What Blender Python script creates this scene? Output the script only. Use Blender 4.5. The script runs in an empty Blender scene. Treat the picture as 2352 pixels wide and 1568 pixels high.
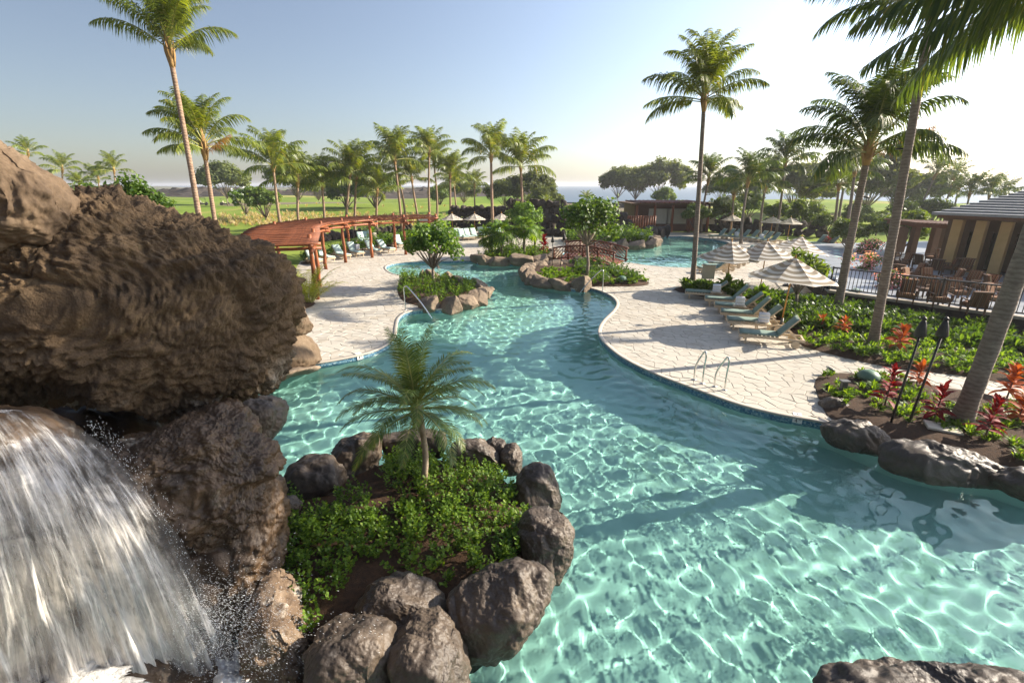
import bpy, bmesh, math, random
import numpy as np
from mathutils import Vector, Matrix, Euler
from mathutils.geometry import delaunay_2d_cdt

sc = bpy.context.scene
R = math.radians
# ------------------------------------------------------------------ camera
F, CX, CY = 1110.0, 1176.0, 784.0          # focal length and centre, in units of a 2352 px wide picture
PITCH = math.atan(359 / F)
SP, CP = math.sin(PITCH), math.cos(PITCH)
CAMZ = 5.2
cam = bpy.data.objects.new('camera', bpy.data.cameras.new('camera'))
sc.collection.objects.link(cam)
sc.camera = cam
cam.data.sensor_width = 36
cam.data.lens = F / 2352 * 36
cam.data.clip_start = .05
cam.data.clip_end = 30000
cam.location = (0, 0, CAMZ)
cam.rotation_euler = (math.pi / 2 - PITCH, 0, 0)
# ------------------------------------------------------------------ sky and sun
SUN_AZ, SUN_EL = R(14), R(27)              # azimuth measured from +X towards +Y
world = bpy.data.worlds.new('World')
sc.world = world
world.use_nodes = True
wn = world.node_tree
bg = wn.nodes['Background']
sky = wn.nodes.new('ShaderNodeTexSky')
sky.sky_type = 'NISHITA'
sky.sun_disc = False
sky.sun_elevation = SUN_EL
sky.sun_rotation = math.pi / 2 - SUN_AZ
sky.air_density = 1.0
sky.dust_density = 1.1
sky.ozone_density = 1.0
hs = wn.nodes.new('ShaderNodeHueSaturation')
hs.inputs['Saturation'].default_value = .8
wn.links.new(sky.outputs[0], hs.inputs['Color'])
wb = wn.nodes.new('ShaderNodeMix')        # the picture's slightly cool white balance
wb.data_type, wb.blend_type = 'RGBA', 'MULTIPLY'
wb.inputs[0].default_value = 1
wb.inputs[7].default_value = (.985, .99, 1.04, 1)
wn.links.new(hs.outputs[0], wb.inputs[6])
wn.links.new(wb.outputs[2], bg.inputs[0])
# marine haze scatters forward: the whole dome brightens smoothly towards the sun
SUN_DIR = Vector((math.cos(SUN_EL) * math.cos(SUN_AZ), math.cos(SUN_EL) * math.sin(SUN_AZ), math.sin(SUN_EL)))
tc = wn.nodes.new('ShaderNodeTexCoord')
dp_ = wn.nodes.new('ShaderNodeVectorMath')
dp_.operation = 'DOT_PRODUCT'
dp_.inputs[1].default_value = SUN_DIR
wn.links.new(tc.outputs['Generated'], dp_.inputs[0])
def wmath(op, a, *k):
    nd = wn.nodes.new('ShaderNodeMath')
    nd.operation = op
    wn.links.new(a, nd.inputs[0])
    for i, v in enumerate(k): nd.inputs[i + 1].default_value = v
    return nd.outputs[0]
half = wmath('MULTIPLY_ADD', dp_.outputs['Value'], .5, .5)
fs = wmath('MULTIPLY_ADD', wmath('POWER', half, 2.0), 1.2 * .084, .46 * .084)
wn.links.new(fs, bg.inputs[1])
sl = bpy.data.lights.new('sun', 'SUN')
sl.energy = 5.0
sl.angle = R(.5)
sl.color = (1, .89, .73)
sl.cycles.is_caustics_light = True
sun = bpy.data.objects.new('sun', sl)
sc.collection.objects.link(sun)
sun.rotation_euler = Vector((math.cos(SUN_EL) * math.cos(SUN_AZ), math.cos(SUN_EL) * math.sin(SUN_AZ), math.sin(SUN_EL))).to_track_quat('Z', 'Y').to_euler()
vs = sc.view_settings
vs.view_transform = 'Standard'
vs.look = 'None'
vs.exposure = 1.28
vs.gamma = 1
vs.use_curve_mapping = False
cy = sc.cycles
cy.use_denoising = True
cy.caustics_reflective = False
cy.caustics_refractive = True
cy.max_bounces = 10
cy.transparent_max_bounces = 24
cy.sample_clamp_indirect = 6
cy.volume_bounces = 0

# ------------------------------------------------------------------ picture <-> place
def ray(x, y):
    v, w = (x - CX) / F, (CY - y) / F
    return Vector((v, CP + w * SP, -SP + w * CP))
def G(x, y, z=0.0):                        # point of the plane z seen at x, y
    d = ray(x, y)
    t = (z - CAMZ) / d.z
    return Vector((d.x * t, d.y * t, z))
def D(x, y, Y):                            # point at distance Y seen at x, y
    d = ray(x, y)
    t = Y / d.y
    return Vector((d.x * t, Y, CAMZ + d.z * t))
def SX(p):                                 # picture x of a place
    return CX + F * p[0] / (p[1] * CP - (p[2] - CAMZ) * SP)

# ------------------------------------------------------------------ object helpers
ROOT = sc.collection
def link(o, parent=None):
    ROOT.objects.link(o)
    if parent is not None:
        o.parent = parent
    return o
def tag(o, label=None, cat=None, group=None, kind=None):
    if label: o['label'] = label
    if cat: o['category'] = cat
    if group: o['group'] = group
    if kind: o['kind'] = kind
    return o
def thing(name, label, cat, loc=(0, 0, 0), rz=0, group=None):
    o = bpy.data.objects.new(name, None)
    o.empty_display_size = .1
    ROOT.objects.link(o)
    o.location = loc
    o.rotation_euler = (0, 0, rz)
    return tag(o, label, cat, group)
def inst(name, mesh, parent=None, loc=(0, 0, 0), rot=(0, 0, 0), scale=(1, 1, 1)):
    o = bpy.data.objects.new(name, mesh)
    link(o, parent)
    o.location = loc
    o.rotation_euler = rot
    o.scale = scale if hasattr(scale, '__len__') else (scale,) * 3
    return o
def part(name, parent, loc=(0, 0, 0)):        # a part that is itself made of pieces
    o = bpy.data.objects.new(name, None)
    o.empty_display_size = .1
    link(o, parent)
    o.location = loc
    return o
def copy_tree(o, parent=None):
    c = o.copy()
    ROOT.objects.link(c)
    c.parent = parent
    for ch in o.children:
        copy_tree(ch, c)
    return c
def np_mesh(name, v, f, mats, smooth=False, midx=None):
    me = bpy.data.meshes.new(name)
    me.from_pydata(v.tolist() if hasattr(v, 'tolist') else v, [], f.tolist() if hasattr(f, 'tolist') else f)
    for m in (mats if isinstance(mats, (list, tuple)) else [mats]):
        me.materials.append(m)
    if midx is not None:
        me.polygons.foreach_set('material_index', np.asarray(midx, dtype=np.int32))
    if smooth:
        me.polygons.foreach_set('use_smooth', np.ones(len(me.polygons), dtype=bool))
    me.update()
    return me

class MB:
    """collects simple shapes into one mesh"""
    def __init__(s):
        s.v, s.f, s.m = [], [], []
    def add(s, vs_, fs_, m=0):
        n = len(s.v)
        s.v += [tuple(p) for p in vs_]
        s.f += [tuple(i + n for i in q) for q in fs_]
        s.m += [m] * len(fs_)
        return s
    def box(s, c, size, M=None, m=0, taper=1):
        x, y, z = size[0] / 2, size[1] / 2, size[2] / 2
        p = [Vector((a * x * (taper if d > 0 else 1), b * y * (taper if d > 0 else 1), d * z)) for d in (-1, 1) for a, b in ((-1, -1), (1, -1), (1, 1), (-1, 1))]
        if M is not None:
            p = [M @ q for q in p]
        c = Vector(c)
        return s.add([q + c for q in p], [(3, 2, 1, 0), (4, 5, 6, 7), (0, 1, 5, 4), (1, 2, 6, 5), (2, 3, 7, 6), (3, 0, 4, 7)], m)
    def bar(s, a, b, w, h, m=0):
        a, b = Vector(a), Vector(b)
        d = b - a
        q = d.to_track_quat('X', 'Z').to_matrix()
        return s.box((a + b) / 2, (d.length, w, h), q, m)
    def tube(s, pts, rad, n=8, m=0, cap=True):
        pts = [Vector(p) for p in pts]
        k = len(pts)
        if not hasattr(rad, '__len__'): rad = [rad] * k
        vs_, fs_ = [], []
        up = None
        for i, p in enumerate(pts):
            t = (pts[min(i + 1, k - 1)] - pts[max(i - 1, 0)]).normalized()
            if up is None:
                up = t.orthogonal().normalized()
            up = (up - t * up.dot(t)).normalized()
            b = t.cross(up)
            for j in range(n):
                a = 2 * math.pi * j / n
                vs_.append(p + (up * math.cos(a) + b * math.sin(a)) * rad[i])
        for i in range(k - 1):
            for j in range(n):
                j2 = (j + 1) % n
                fs_.append((i * n + j, i * n + j2, (i + 1) * n + j2, (i + 1) * n + j))
        if cap:
            fs_.append(tuple(range(n - 1, -1, -1)))
            fs_.append(tuple((k - 1) * n + j for j in range(n)))
        return s.add(vs_, fs_, m)
    def lathe(s, prof, n=16, c=(0, 0, 0), m=0):
        c = Vector(c)
        return s.tube([c + Vector((0, 0, z)) for r, z in prof], [max(r, 1e-4) for r, z in prof], n, m)
    def prism(s, poly, z0, z1, m=0):
        n = len(poly)
        return s.add([(p[0], p[1], z0) for p in poly] + [(p[0], p[1], z1) for p in poly],
                     [tuple(range(n - 1, -1, -1)), tuple(range(n, 2 * n))] + [(i, (i + 1) % n, n + (i + 1) % n, n + i) for i in range(n)], m)
    def mesh(s, name, mats, smooth=False):
        return np_mesh(name, s.v, s.f, mats, smooth, s.m)
    def build(s, name, mats, parent=None, smooth=False, loc=(0, 0, 0), rot=(0, 0, 0), bevel=0):
        me = s.mesh(name, mats, smooth)
        o = inst(name, me, parent, loc, rot)
        if bevel:
            b = o.modifiers.new('b', 'BEVEL')
            b.width = bevel
            b.segments = 2
            b.limit_method = 'ANGLE'
        return o

def ordinal(i):
    w = ['first', 'second', 'third', 'fourth', 'fifth', 'sixth', 'seventh', 'eighth', 'ninth', 'tenth', 'eleventh', 'twelfth', 'thirteenth', 'fourteenth', 'fifteenth', 'sixteenth']
    return w[i]
def rank_labels(objs, text):               # left to right as seen from the camera's place
    objs = sorted(objs, key=lambda o: SX(o.location))
    n = len(objs)
    for i, o in enumerate(objs):
        w = 'leftmost' if i == 0 else 'rightmost' if i == n - 1 else ordinal(i) + ' from left'
        o['label'] = text % w

# ------------------------------------------------------------------ numpy noise
def _h(ix, iy, iz, k):
    h = (ix.astype(np.uint32) * np.uint32(374761393) + iy.astype(np.uint32) * np.uint32(668265263) + iz.astype(np.uint32) * np.uint32(2246822519) + np.uint32((k * 3266489917) & 0xffffffff))
    h = (h ^ (h >> np.uint32(13))) * np.uint32(1274126177)
    h = (h ^ (h >> np.uint32(16))) * np.uint32(2654435761)
    return ((h ^ (h >> np.uint32(15))) & np.uint32(0xffffff)).astype(np.float64) / 0xffffff
def vnoise(P, k=0):
    I = np.floor(P).astype(np.int64)
    f = P - I
    f = f * f * f * (f * (f * 6 - 15) + 10)
    r = 0
    for a in (0, 1):
        for b in (0, 1):
            for c in (0, 1):
                w = (f[:, 0] if a else 1 - f[:, 0]) * (f[:, 1] if b else 1 - f[:, 1]) * (f[:, 2] if c else 1 - f[:, 2])
                r = r + w * _h(I[:, 0] + a, I[:, 1] + b, I[:, 2] + c, k)
    return r * 2 - 1
def fbm(P, o=4, k=0, g=.5):
    r, a = 0, 1.0
    for i in range(o):
        r = r + a * vnoise(P * (2.03 ** i) + i * 7.3, k + i)
        a *= g
    return r
def worley(P, k=0):
    I = np.floor(P).astype(np.int64)
    f1 = np.full(len(P), 9.0)
    f2 = f1.copy()
    for a in (-1, 0, 1):
        for b in (-1, 0, 1):
            for c in (-1, 0, 1):
                x, y, z = I[:, 0] + a, I[:, 1] + b, I[:, 2] + c
                d = np.sqrt((x + _h(x, y, z, k) - P[:, 0]) ** 2 + (y + _h(x, y, z, k + 1) - P[:, 1]) ** 2 + (z + _h(x, y, z, k + 2) - P[:, 2]) ** 2)
                f2 = np.minimum(f2, np.maximum(f1, d))
                f1 = np.minimum(f1, d)
    return f1, f2

# ------------------------------------------------------------------ materials
class NT:
    def __init__(s, name):
        s.mat = bpy.data.materials.new(name)
        s.mat.use_nodes = True
        s.t = s.mat.node_tree
        s.b = s.t.nodes['Principled BSDF']
        s.o = s.t.nodes['Material Output']
    def n(s, typ, **kw):
        nd = s.t.nodes.new('ShaderNode' + typ)
        for k, v in kw.items():
            if k.startswith('i_'):
                nd.inputs[k[2:].replace('_', ' ')].default_value = v
            else:
                setattr(nd, k, v)
        return nd
    def l(s, a, b):
        s.t.links.new(a, b)
    def pos(s, kind='Object'):
        if kind == 'World':
            return s.n('NewGeometry').outputs['Position']
        return s.n('TexCoord').outputs[kind]
    def noise(s, vec, scale, detail=4, rough=.55, dist=0, sx=None):
        if sx is not None:
            mp = s.n('Mapping')
            mp.inputs['Scale'].default_value = sx
            s.l(vec, mp.inputs[0])
            vec = mp.outputs[0]
        nd = s.n('TexNoise')
        nd.inputs['Scale'].default_value = scale
        nd.inputs['Detail'].default_value = detail
        nd.inputs['Roughness'].default_value = rough
        nd.inputs['Distortion'].default_value = dist
        s.l(vec, nd.inputs['Vector'])
        return nd.outputs['Fac']
    def ramp(s, fac, stops, interp='LINEAR'):
        r = s.n('ValToRGB')
        r.color_ramp.interpolation = interp
        e = r.color_ramp.elements
        while len(e) < len(stops): e.new(.5)
        for q, (p, c) in zip(e, stops):
            q.position = p
            q.color = (*c, 1) if hasattr(c, '__len__') else (c, c, c, 1)
        s.l(fac, r.inputs[0])
        return r.outputs[0]
    def mix(s, fac, a, b, typ='MIX'):
        m = s.n('Mix', data_type='RGBA', blend_type=typ)
        for sock, val in ((m.inputs[0], fac), (m.inputs[6], a), (m.inputs[7], b)):
            if hasattr(val, 'links'): s.l(val, sock)
            elif hasattr(val, '__len__'): sock.default_value = (*val, 1)
            else: sock.default_value = val
        return m.outputs[2]
    def math(s, op, a, b=0.0, clamp=False):
        m = s.n('Math', operation=op, use_clamp=clamp)
        for sock, val in zip(m.inputs, (a, b)):
            if hasattr(val, 'links'): s.l(val, sock)
            else: sock.default_value = val
        return m.outputs[0]
    def bump(s, h, strength=.5, dist=.02, nrm=None):
        b = s.n('Bump')
        b.inputs['Strength'].default_value = strength
        b.inputs['Distance'].default_value = dist
        s.l(h, b.inputs['Height'])
        if nrm is not None: s.l(nrm, b.inputs['Normal'])
        return b.outputs[0]
    def done(s, col=None, rough=.8, nrm=None, spec=.5, **kw):
        b = s.b
        if col is not None:
            if hasattr(col, 'links'): s.l(col, b.inputs['Base Color'])
            else: b.inputs['Base Color'].default_value = (*col, 1)
        if hasattr(rough, 'links'): s.l(rough, b.inputs['Roughness'])
        else: b.inputs['Roughness'].default_value = rough
        if nrm is not None: s.l(nrm, b.inputs['Normal'])
        b.inputs['Specular IOR Level'].default_value = spec
        for k, v in kw.items():
            b.inputs[k.replace('_', ' ')].default_value = v
        return s.mat

def simple(name, c1, c2=None, scale=6, rough=.7, bump=.15, dist=.01, coord='Object', spec=.4, detail=5, sx=None, rand=0, **kw):
    m = NT(name)
    p = m.pos(coord)
    f = m.noise(p, scale, detail, .6, sx=sx)
    c2 = c2 or tuple(x * .75 for x in c1)
    col = m.ramp(f, [(.3, c1), (.7, c2)])
    if rand:
        r = m.n('ObjectInfo').outputs['Random']
        v = m.math('MULTIPLY_ADD', r, rand)
        v.node.inputs[2].default_value = 1 - rand / 2
        hsv = m.n('HueSaturation')
        m.l(v, hsv.inputs['Value'])
        m.l(col, hsv.inputs['Color'])
        col = hsv.outputs[0]
    return m.done(col, rough, m.bump(m.noise(p, scale * 4, 4, .6, sx=sx), bump, dist), spec, **kw)

def leaf_mat(name, dark, light, trans=.45, rough=.45, yellow=None, yfac=.15, spec=.4, tcol=(2.2, 2.0, .7)):
    m = NT(name)
    g = m.n('NewGeometry').outputs['Random Per Island']
    ob = m.n('ObjectInfo').outputs['Random']
    col = m.ramp(g, [(0, dark), (.75, light)] + ([(1 - yfac, light), (1, yellow)] if yellow else []))
    v = m.math('MULTIPLY_ADD', ob, .4)
    v.node.inputs[2].default_value = .8
    hsv = m.n('HueSaturation')
    m.l(v, hsv.inputs['Value'])
    m.l(col, hsv.inputs['Color'])
    col = hsv.outputs[0]
    m.done(col, rough, None, spec)
    tr = m.n('BsdfTranslucent')
    tc = m.mix(.55, col, (.55, .6, .05), 'MIX')
    tc2 = m.mix(1.0, col, tcol, 'MULTIPLY')
    m.l(tc2, tr.inputs[0])
    mx = m.n('MixShader')
    mx.inputs[0].default_value = trans
    m.l(m.b.outputs[0], mx.inputs[1])
    m.l(tr.outputs[0], mx.inputs[2])
    m.l(mx.outputs[0], m.o.inputs[0])
    return m.mat

def rock_mat(name, c1, c2, c3, scale=2.5, bump=.8, dist=.04, rough=.85, white=None, spec=.3, fine=30):
    m = NT(name)
    p = m.pos('World')
    f = m.noise(p, scale, 8, .65, .4)
    col = m.ramp(f, [(.28, c3), (.5, c1), (.72, c2)])
    sp = m.noise(p, fine, 4, .7)
    col = m.mix(.55, col, m.ramp(sp, [(.3, .55), (.7, 1.25)]), 'MULTIPLY')
    if white:
        wf = m.noise(p, white[1], 8, .7, .5)
        wm = m.ramp(wf, [(white[2], 0), (white[2] + .1, 1)])
        if len(white) > 3:                  # mineral crust only near a level
            sx_ = m.n('SeparateXYZ')
            m.l(p, sx_.inputs[0])
            mr = m.n('MapRange')
            mr.inputs['From Min'].default_value = white[3]
            mr.inputs['From Max'].default_value = white[4]
            mr.inputs['To Min'].default_value = 1
            mr.inputs['To Max'].default_value = 0
            m.l(sx_.outputs[2], mr.inputs[0])
            wm = m.math('MULTIPLY', wm, mr.outputs[0])
        col = m.mix(wm, col, white[0])
    n1 = m.bump(m.noise(p, scale * 5, 8, .7), bump, dist)
    vo = m.n('TexVoronoi')
    vo.inputs['Scale'].default_value = fine * 1.3
    m.l(p, vo.inputs['Vector'])
    n2 = m.bump(vo.outputs['Distance'], bump * .5, dist * .25, n1)
    return m.done(col, rough, n2, spec)

M = {}
M['lava'] = rock_mat('lava_brown', (.125, .082, .045), (.20, .135, .074), (.055, .037, .023), 1.6, 1.0, .05, white=((.5, .46, .38), 1.3, .5, 1.9, 2.9), fine=26)
M['lava_top'] = rock_mat('lava_top', (.125, .085, .052), (.195, .145, .095), (.065, .044, .028), 1.2, .5, .02, fine=34)
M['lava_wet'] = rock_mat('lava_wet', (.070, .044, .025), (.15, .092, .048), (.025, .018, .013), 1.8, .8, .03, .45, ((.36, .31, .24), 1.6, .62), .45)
M['lava_pale'] = rock_mat('lava_pale', (.15, .10, .062), (.28, .22, .16), (.07, .048, .032), 2.2, .9, .03, .7, ((.50, .46, .39), 1.7, .56))
M['ringrock'] = rock_mat('ring_rock', (.068, .050, .036), (.125, .092, .062), (.028, .022, .018), 1.5, .6, .02, .55, ((.27, .235, .19), 2.2, .68), .5, fine=40)
M['farrock'] = rock_mat('border_rock', (.20, .15, .105), (.28, .215, .15), (.10, .08, .06), 1.4, .6, .03, .85, fine=18)
M['darkrock'] = rock_mat('dark_lava', (.045, .035, .028), (.09, .07, .052), (.02, .017, .014), .9, .8, .06, .9, fine=9)
M['soil'] = simple('mulch', (.085, .042, .02), (.035, .019, .01), 18, .95, .9, .03, 'World')
M['ground'] = simple('dry_ground', (.20, .15, .085), (.10, .085, .045), .05, .95, .2, .05, 'World')
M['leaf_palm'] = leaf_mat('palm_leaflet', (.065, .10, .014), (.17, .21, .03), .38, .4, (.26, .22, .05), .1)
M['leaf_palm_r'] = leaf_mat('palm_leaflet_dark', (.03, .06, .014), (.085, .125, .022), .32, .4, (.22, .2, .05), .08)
M['leaf_dead'] = leaf_mat('dead_frond', (.22, .10, .045), (.34, .17, .08), .35, .7)
M['rachis'] = simple('rachis', (.30, .27, .07), (.22, .24, .06), 3, .5, .05)
M['boot'] = simple('leaf_base', (.42, .26, .08), (.20, .11, .045), 5, .75, .5, .02)
M['leaf_fresh'] = leaf_mat('fresh_leaf', (.035, .085, .01), (.13, .22, .022), .4, .5, (.2, .28, .03), .12, .25)
M['leaf_tree'] = leaf_mat('tree_leaf', (.045, .085, .014), (.12, .175, .03), .38, .55)
M['leaf_far'] = leaf_mat('far_leaf', (.055, .08, .022), (.125, .155, .045), .38, .7)
M['leaf_grape'] = leaf_mat('sea_grape_leaf', (.035, .085, .012), (.115, .195, .025), .38, .5)
M['leaf_hedge'] = leaf_mat('hedge_leaf', (.03, .075, .012), (.10, .18, .022), .4, .45, spec=.3)
M['leaf_red'] = leaf_mat('ti_red', (.085, .006, .010), (.23, .015, .016), .25, .6, spec=.15, tcol=(1.6, .8, .5))
M['leaf_orange'] = leaf_mat('croton_orange', (.20, .03, .012), (.40, .10, .02), .3, .6, (.42, .30, .03), .25, .15, tcol=(1.4, 1.3, .6))
M['leaf_yellow'] = leaf_mat('areca_leaf', (.16, .2, .02), (.34, .36, .05), .4, .4)
M['petal'] = leaf_mat('bougainvillea_petal', (.62, .16, .30), (.78, .42, .48), .35, .6)
M['dry_grass'] = leaf_mat('dry_grass', (.32, .25, .13), (.5, .42, .26), .35, .8)

def trunk_mat(name, c1, c2, ring=7.0):
    m = NT(name)
    p = m.pos('Object')
    w = m.n('TexWave', wave_type='BANDS', bands_direction='Z')
    w.inputs['Scale'].default_value = ring
    w.inputs['Distortion'].default_value = 5.5
    w.inputs['Detail'].default_value = 3
    w.inputs['Detail Scale'].default_value = 1.6
    m.l(p, w.inputs['Vector'])
    f = m.noise(p, 5, 6, .65, sx=(1, 1, 1.6))
    col = m.ramp(f, [(.3, c1), (.7, c2)])
    col = m.mix(.5, col, m.ramp(w.outputs['Fac'], [(.1, .66), (.6, 1.1)]), 'MULTIPLY')
    return m.done(col, .9, m.bump(w.outputs['Fac'], .35, .02, m.bump(f, .6, .03)), .2)
M['trunk'] = trunk_mat('palm_trunk', (.36, .25, .175), (.22, .145, .10), 3.4)
M['trunk_grey'] = trunk_mat('palm_trunk_grey', (.27, .225, .18), (.16, .125, .10), 3.4)
M['bark'] = simple('bark', (.30, .25, .20), (.17, .13, .10), 7, .9, .6, .02, sx=(1, 1, .3))
M['bark_dark'] = simple('bark_dark', (.17, .13, .10), (.09, .07, .05), 7, .9, .6, .02, sx=(1, 1, .3))

def wood(name, c1, c2, scale=3, rough=.5, sx=(1, 8, 8), rand=.25):
    return simple(name, c1, c2, scale, rough, .25, .008, sx=sx, rand=rand)
M['logwood'] = wood('red_log', (.31, .10, .032), (.18, .05, .018), 3, .5, (4, 4, .8), .3)
M['stick'] = wood('red_stick', (.25, .08, .028), (.12, .036, .015), 3, .6, (8, 8, 8), .6)
M['bridgewood'] = wood('bridge_wood', (.22, .065, .026), (.12, .034, .016), 4, .55, (4, 4, 4), .4)
M['teak'] = wood('lounger_wood', (.62, .51, .36), (.50, .38, .25), 5, .6, (1, 8, 8), .15)
M['polewood'] = wood('umbrella_pole', (.60, .31, .06), (.45, .21, .04), 4, .45, (6, 6, 1), .1)
M['chairwood'] = wood('chair_wood', (.15, .078, .034), (.085, .045, .022), 5, .55, (6, 6, 6), .2)
M['hutwood'] = wood('hut_wood', (.17, .075, .035), (.10, .045, .022), 4, .7, (6, 6, 1), .2)
M['steel'] = simple('polished_steel', (.72, .72, .70), (.62, .62, .6), 20, .16, .02, .001, Metallic=1)
M['black'] = simple('black_iron', (.02, .018, .016), (.035, .03, .026), 12, .5, .1, .003)
M['white'] = simple('white_paint', (.78, .77, .73), (.7, .69, .65), 4, .6, .05, .002)
M['signback'] = simple('sign_board', (.60, .55, .44), (.52, .47, .37), 5, .6, .05, .002)
M['towel'] = simple('towel', (.82, .82, .83), (.72, .73, .76), 40, .95, .5, .006)
M['dome'] = simple('green_plastic', (.13, .22, .15), (.09, .17, .12), 9, .45, .08, .003)
M['grey'] = simple('grey_metal', (.13, .13, .125), (.08, .08, .08), 9, .5, .1, .003)
M['planter'] = simple('blue_glaze', (.02, .035, .07), (.012, .018, .035), 6, .25, .1, .004)
M['stucco'] = simple('ochre_stucco', (.62, .42, .19), (.54, .36, .15), 2, .9, .3, .01, 'World')
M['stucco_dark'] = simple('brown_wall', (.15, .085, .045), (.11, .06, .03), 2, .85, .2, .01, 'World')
M['terrace'] = simple('terrace_floor', (.30, .32, .34), (.24, .26, .29), .8, .45, .1, .004, 'World')
M['basalt'] = simple('basalt_wall', (.045, .035, .03), (.02, .017, .015), 3, .9, .8, .03, 'World')
M['capstone'] = simple('cap_stone', (.40, .36, .30), (.30, .27, .22), 3, .85, .2, .008, 'World')
M['lawn'] = None

def lawn_mat():
    m = NT('lawn')
    p = m.pos('World')
    a = m.noise(p, .035, 5, .6, .6)
    b = m.noise(p, 1.2, 5, .7)
    col = m.ramp(a, [(.40, (.12, .20, .022)), (.53, (.19, .255, .035)), (.60, (.30, .27, .085)), (.70, (.40, .32, .155))])
    col = m.mix(.5, col, m.ramp(b, [(.3, .72), (.7, 1.2)]), 'MULTIPLY')
    return m.done(col, .95, m.bump(m.noise(p, 9, 3, .7), .6, .05), .1)
M['lawn'] = lawn_mat()
def fairway_mat():
    m = NT('mown_lawn')
    p = m.pos('World')
    b = m.noise(p, .7, 5, .7)
    a = m.noise(p, .06, 3, .5)
    col = m.ramp(a, [(.35, (.13, .19, .025)), (.65, (.20, .255, .045))])
    col = m.mix(.5, col, m.ramp(b, [(.3, .8), (.7, 1.15)]), 'MULTIPLY')
    return m.done(col, .95, m.bump(m.noise(p, 12, 3, .7), .6, .04), .1)
M['fairway'] = fairway_mat()

def stone_mat():
    m = NT('flagstone')
    p = m.pos('World')
    r = m.n('NewGeometry').outputs['Random Per Island']
    col = m.ramp(r, [(0, (.415, .37, .305)), (.35, (.455, .415, .35)), (.7, (.49, .455, .39)), (1, (.43, .38, .305))])
    f = m.noise(p, 3.5, 6, .65)
    g = m.noise(p, .28, 4, .6)
    col = m.mix(.6, col, m.ramp(f, [(.25, .78), (.75, 1.12)]), 'MULTIPLY')
    col = m.mix(.7, col, m.ramp(g, [(.3, .86), (.7, 1.08)]), 'MULTIPLY')
    return m.done(col, .72, m.bump(m.noise(p, 22, 5, .7), .25, .008), .35)
M['stone'] = stone_mat()
M['grout'] = simple('grout', (.31, .275, .225), (.26, .23, .185), 5, .95, .2, .005, 'World')
M['coping'] = simple('coping', (.46, .415, .345), (.40, .355, .295), 2.5, .6, .15, .006, 'World')

def paving_far():
    m = NT('far_paving')
    p = m.pos('World')
    v = m.n('TexVoronoi', feature='DISTANCE_TO_EDGE')
    v.inputs['Scale'].default_value = 2.3
    m.l(p, v.inputs['Vector'])
    v2 = m.n('TexVoronoi')
    v2.inputs['Scale'].default_value = 2.3
    m.l(p, v2.inputs['Vector'])
    col = m.ramp(v2.outputs['Color'], [(0, (.43, .39, .32)), (1, (.49, .455, .385))])
    col = m.mix(m.ramp(v.outputs['Distance'], [(.02, 1), (.06, 0)]), col, (.32, .28, .22))
    return m.done(col, .75, None, .3)
M['paving_far'] = paving_far()

def mosaic():
    m = NT('mosaic_tile')
    p = m.pos('World')
    v = m.n('TexVoronoi', distance='CHEBYCHEV')
    v.inputs['Scale'].default_value = 26
    v.inputs['Randomness'].default_value = .15
    m.l(p, v.inputs['Vector'])
    col = m.ramp(v.outputs['Color'], [(0, (.03, .08, .17)), (.35, (.07, .17, .27)), (.6, (.13, .26, .34)), (.85, (.32, .45, .5)), (1, (.5, .6, .6))])
    return m.done(col, .25, m.bump(v.outputs['Distance'], .3, .004), .6)
M['mosaic'] = mosaic()
M['plaster'] = simple('pool_plaster', (.45, .62, .575), (.39, .56, .515), 1.2, .9, .1, .01, 'World', spec=.1)

def water_mat(tint):
    m = NT('pool_water')
    m.t.nodes.remove(m.b)
    g = m.n('BsdfGlass')
    g.inputs['IOR'].default_value = 1.33
    g.inputs['Roughness'].default_value = 0
    g.inputs['Color'].default_value = (*tint, 1)
    m.l(g.outputs[0], m.o.inputs[0])
    return m.mat
M['water'] = water_mat((.78, .955, .92))

def fall_mat():
    m = NT('falling_water')
    uv = m.n('UVMap').outputs[0]
    orr = m.n('ObjectInfo').outputs['Random']
    cmb = m.n('CombineXYZ')
    m.l(m.math('MULTIPLY', orr, 37.0), cmb.inputs[1])
    m.l(m.math('MULTIPLY', orr, 11.0), cmb.inputs[2])
    va = m.n('VectorMath', operation='ADD')
    m.l(uv, va.inputs[0]); m.l(cmb.outputs[0], va.inputs[1])
    uvs = va.outputs[0]
    a = m.noise(uvs, 1, 7, .68, .6, sx=(30, 3.4, 1))
    b = m.noise(uvs, 1, 5, .65, .5, sx=(95, 11, 1))
    c = m.noise(uvs, 1, 4, .6, .8, sx=(6, 5.5, 1))
    h = m.math('ADD', m.math('MULTIPLY', a, .6), m.math('MULTIPLY', b, .4))
    f = m.math('ADD', h, m.math('MULTIPLY', m.math('SUBTRACT', c, .5), .75))
    sy = m.n('SeparateXYZ')
    m.l(uv, sy.inputs[0])
    f = m.math('ADD', f, m.math('MULTIPLY', m.math('SUBTRACT', sy.outputs[1], .35), .2))
    f = m.math('SUBTRACT', f, m.math('MULTIPLY', m.math('POWER', sy.outputs[0], 14.0), .30))
    al = m.ramp(f, [(.43, .03), (.57, .42), (.69, .96)])
    m.done((.82, .79, .74), .42, m.bump(h, .6, .04), .3)
    m.b.inputs['Subsurface Weight'].default_value = 0
    tr = m.n('BsdfTransparent')
    mx = m.n('MixShader')
    m.l(al, mx.inputs[0])
    m.l(tr.outputs[0], mx.inputs[1])
    m.l(m.b.outputs[0], mx.inputs[2])
    m.l(mx.outputs[0], m.o.inputs[0])
    return m.mat
M['fall'] = fall_mat()
M['drop'] = NT('water_drop').done((.9, .92, .92), .08, None, .8)
M['foam'] = simple('foam', (.80, .79, .76), (.62, .6, .56), 9, .55, .8, .05, 'World', spec=.6)

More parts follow.
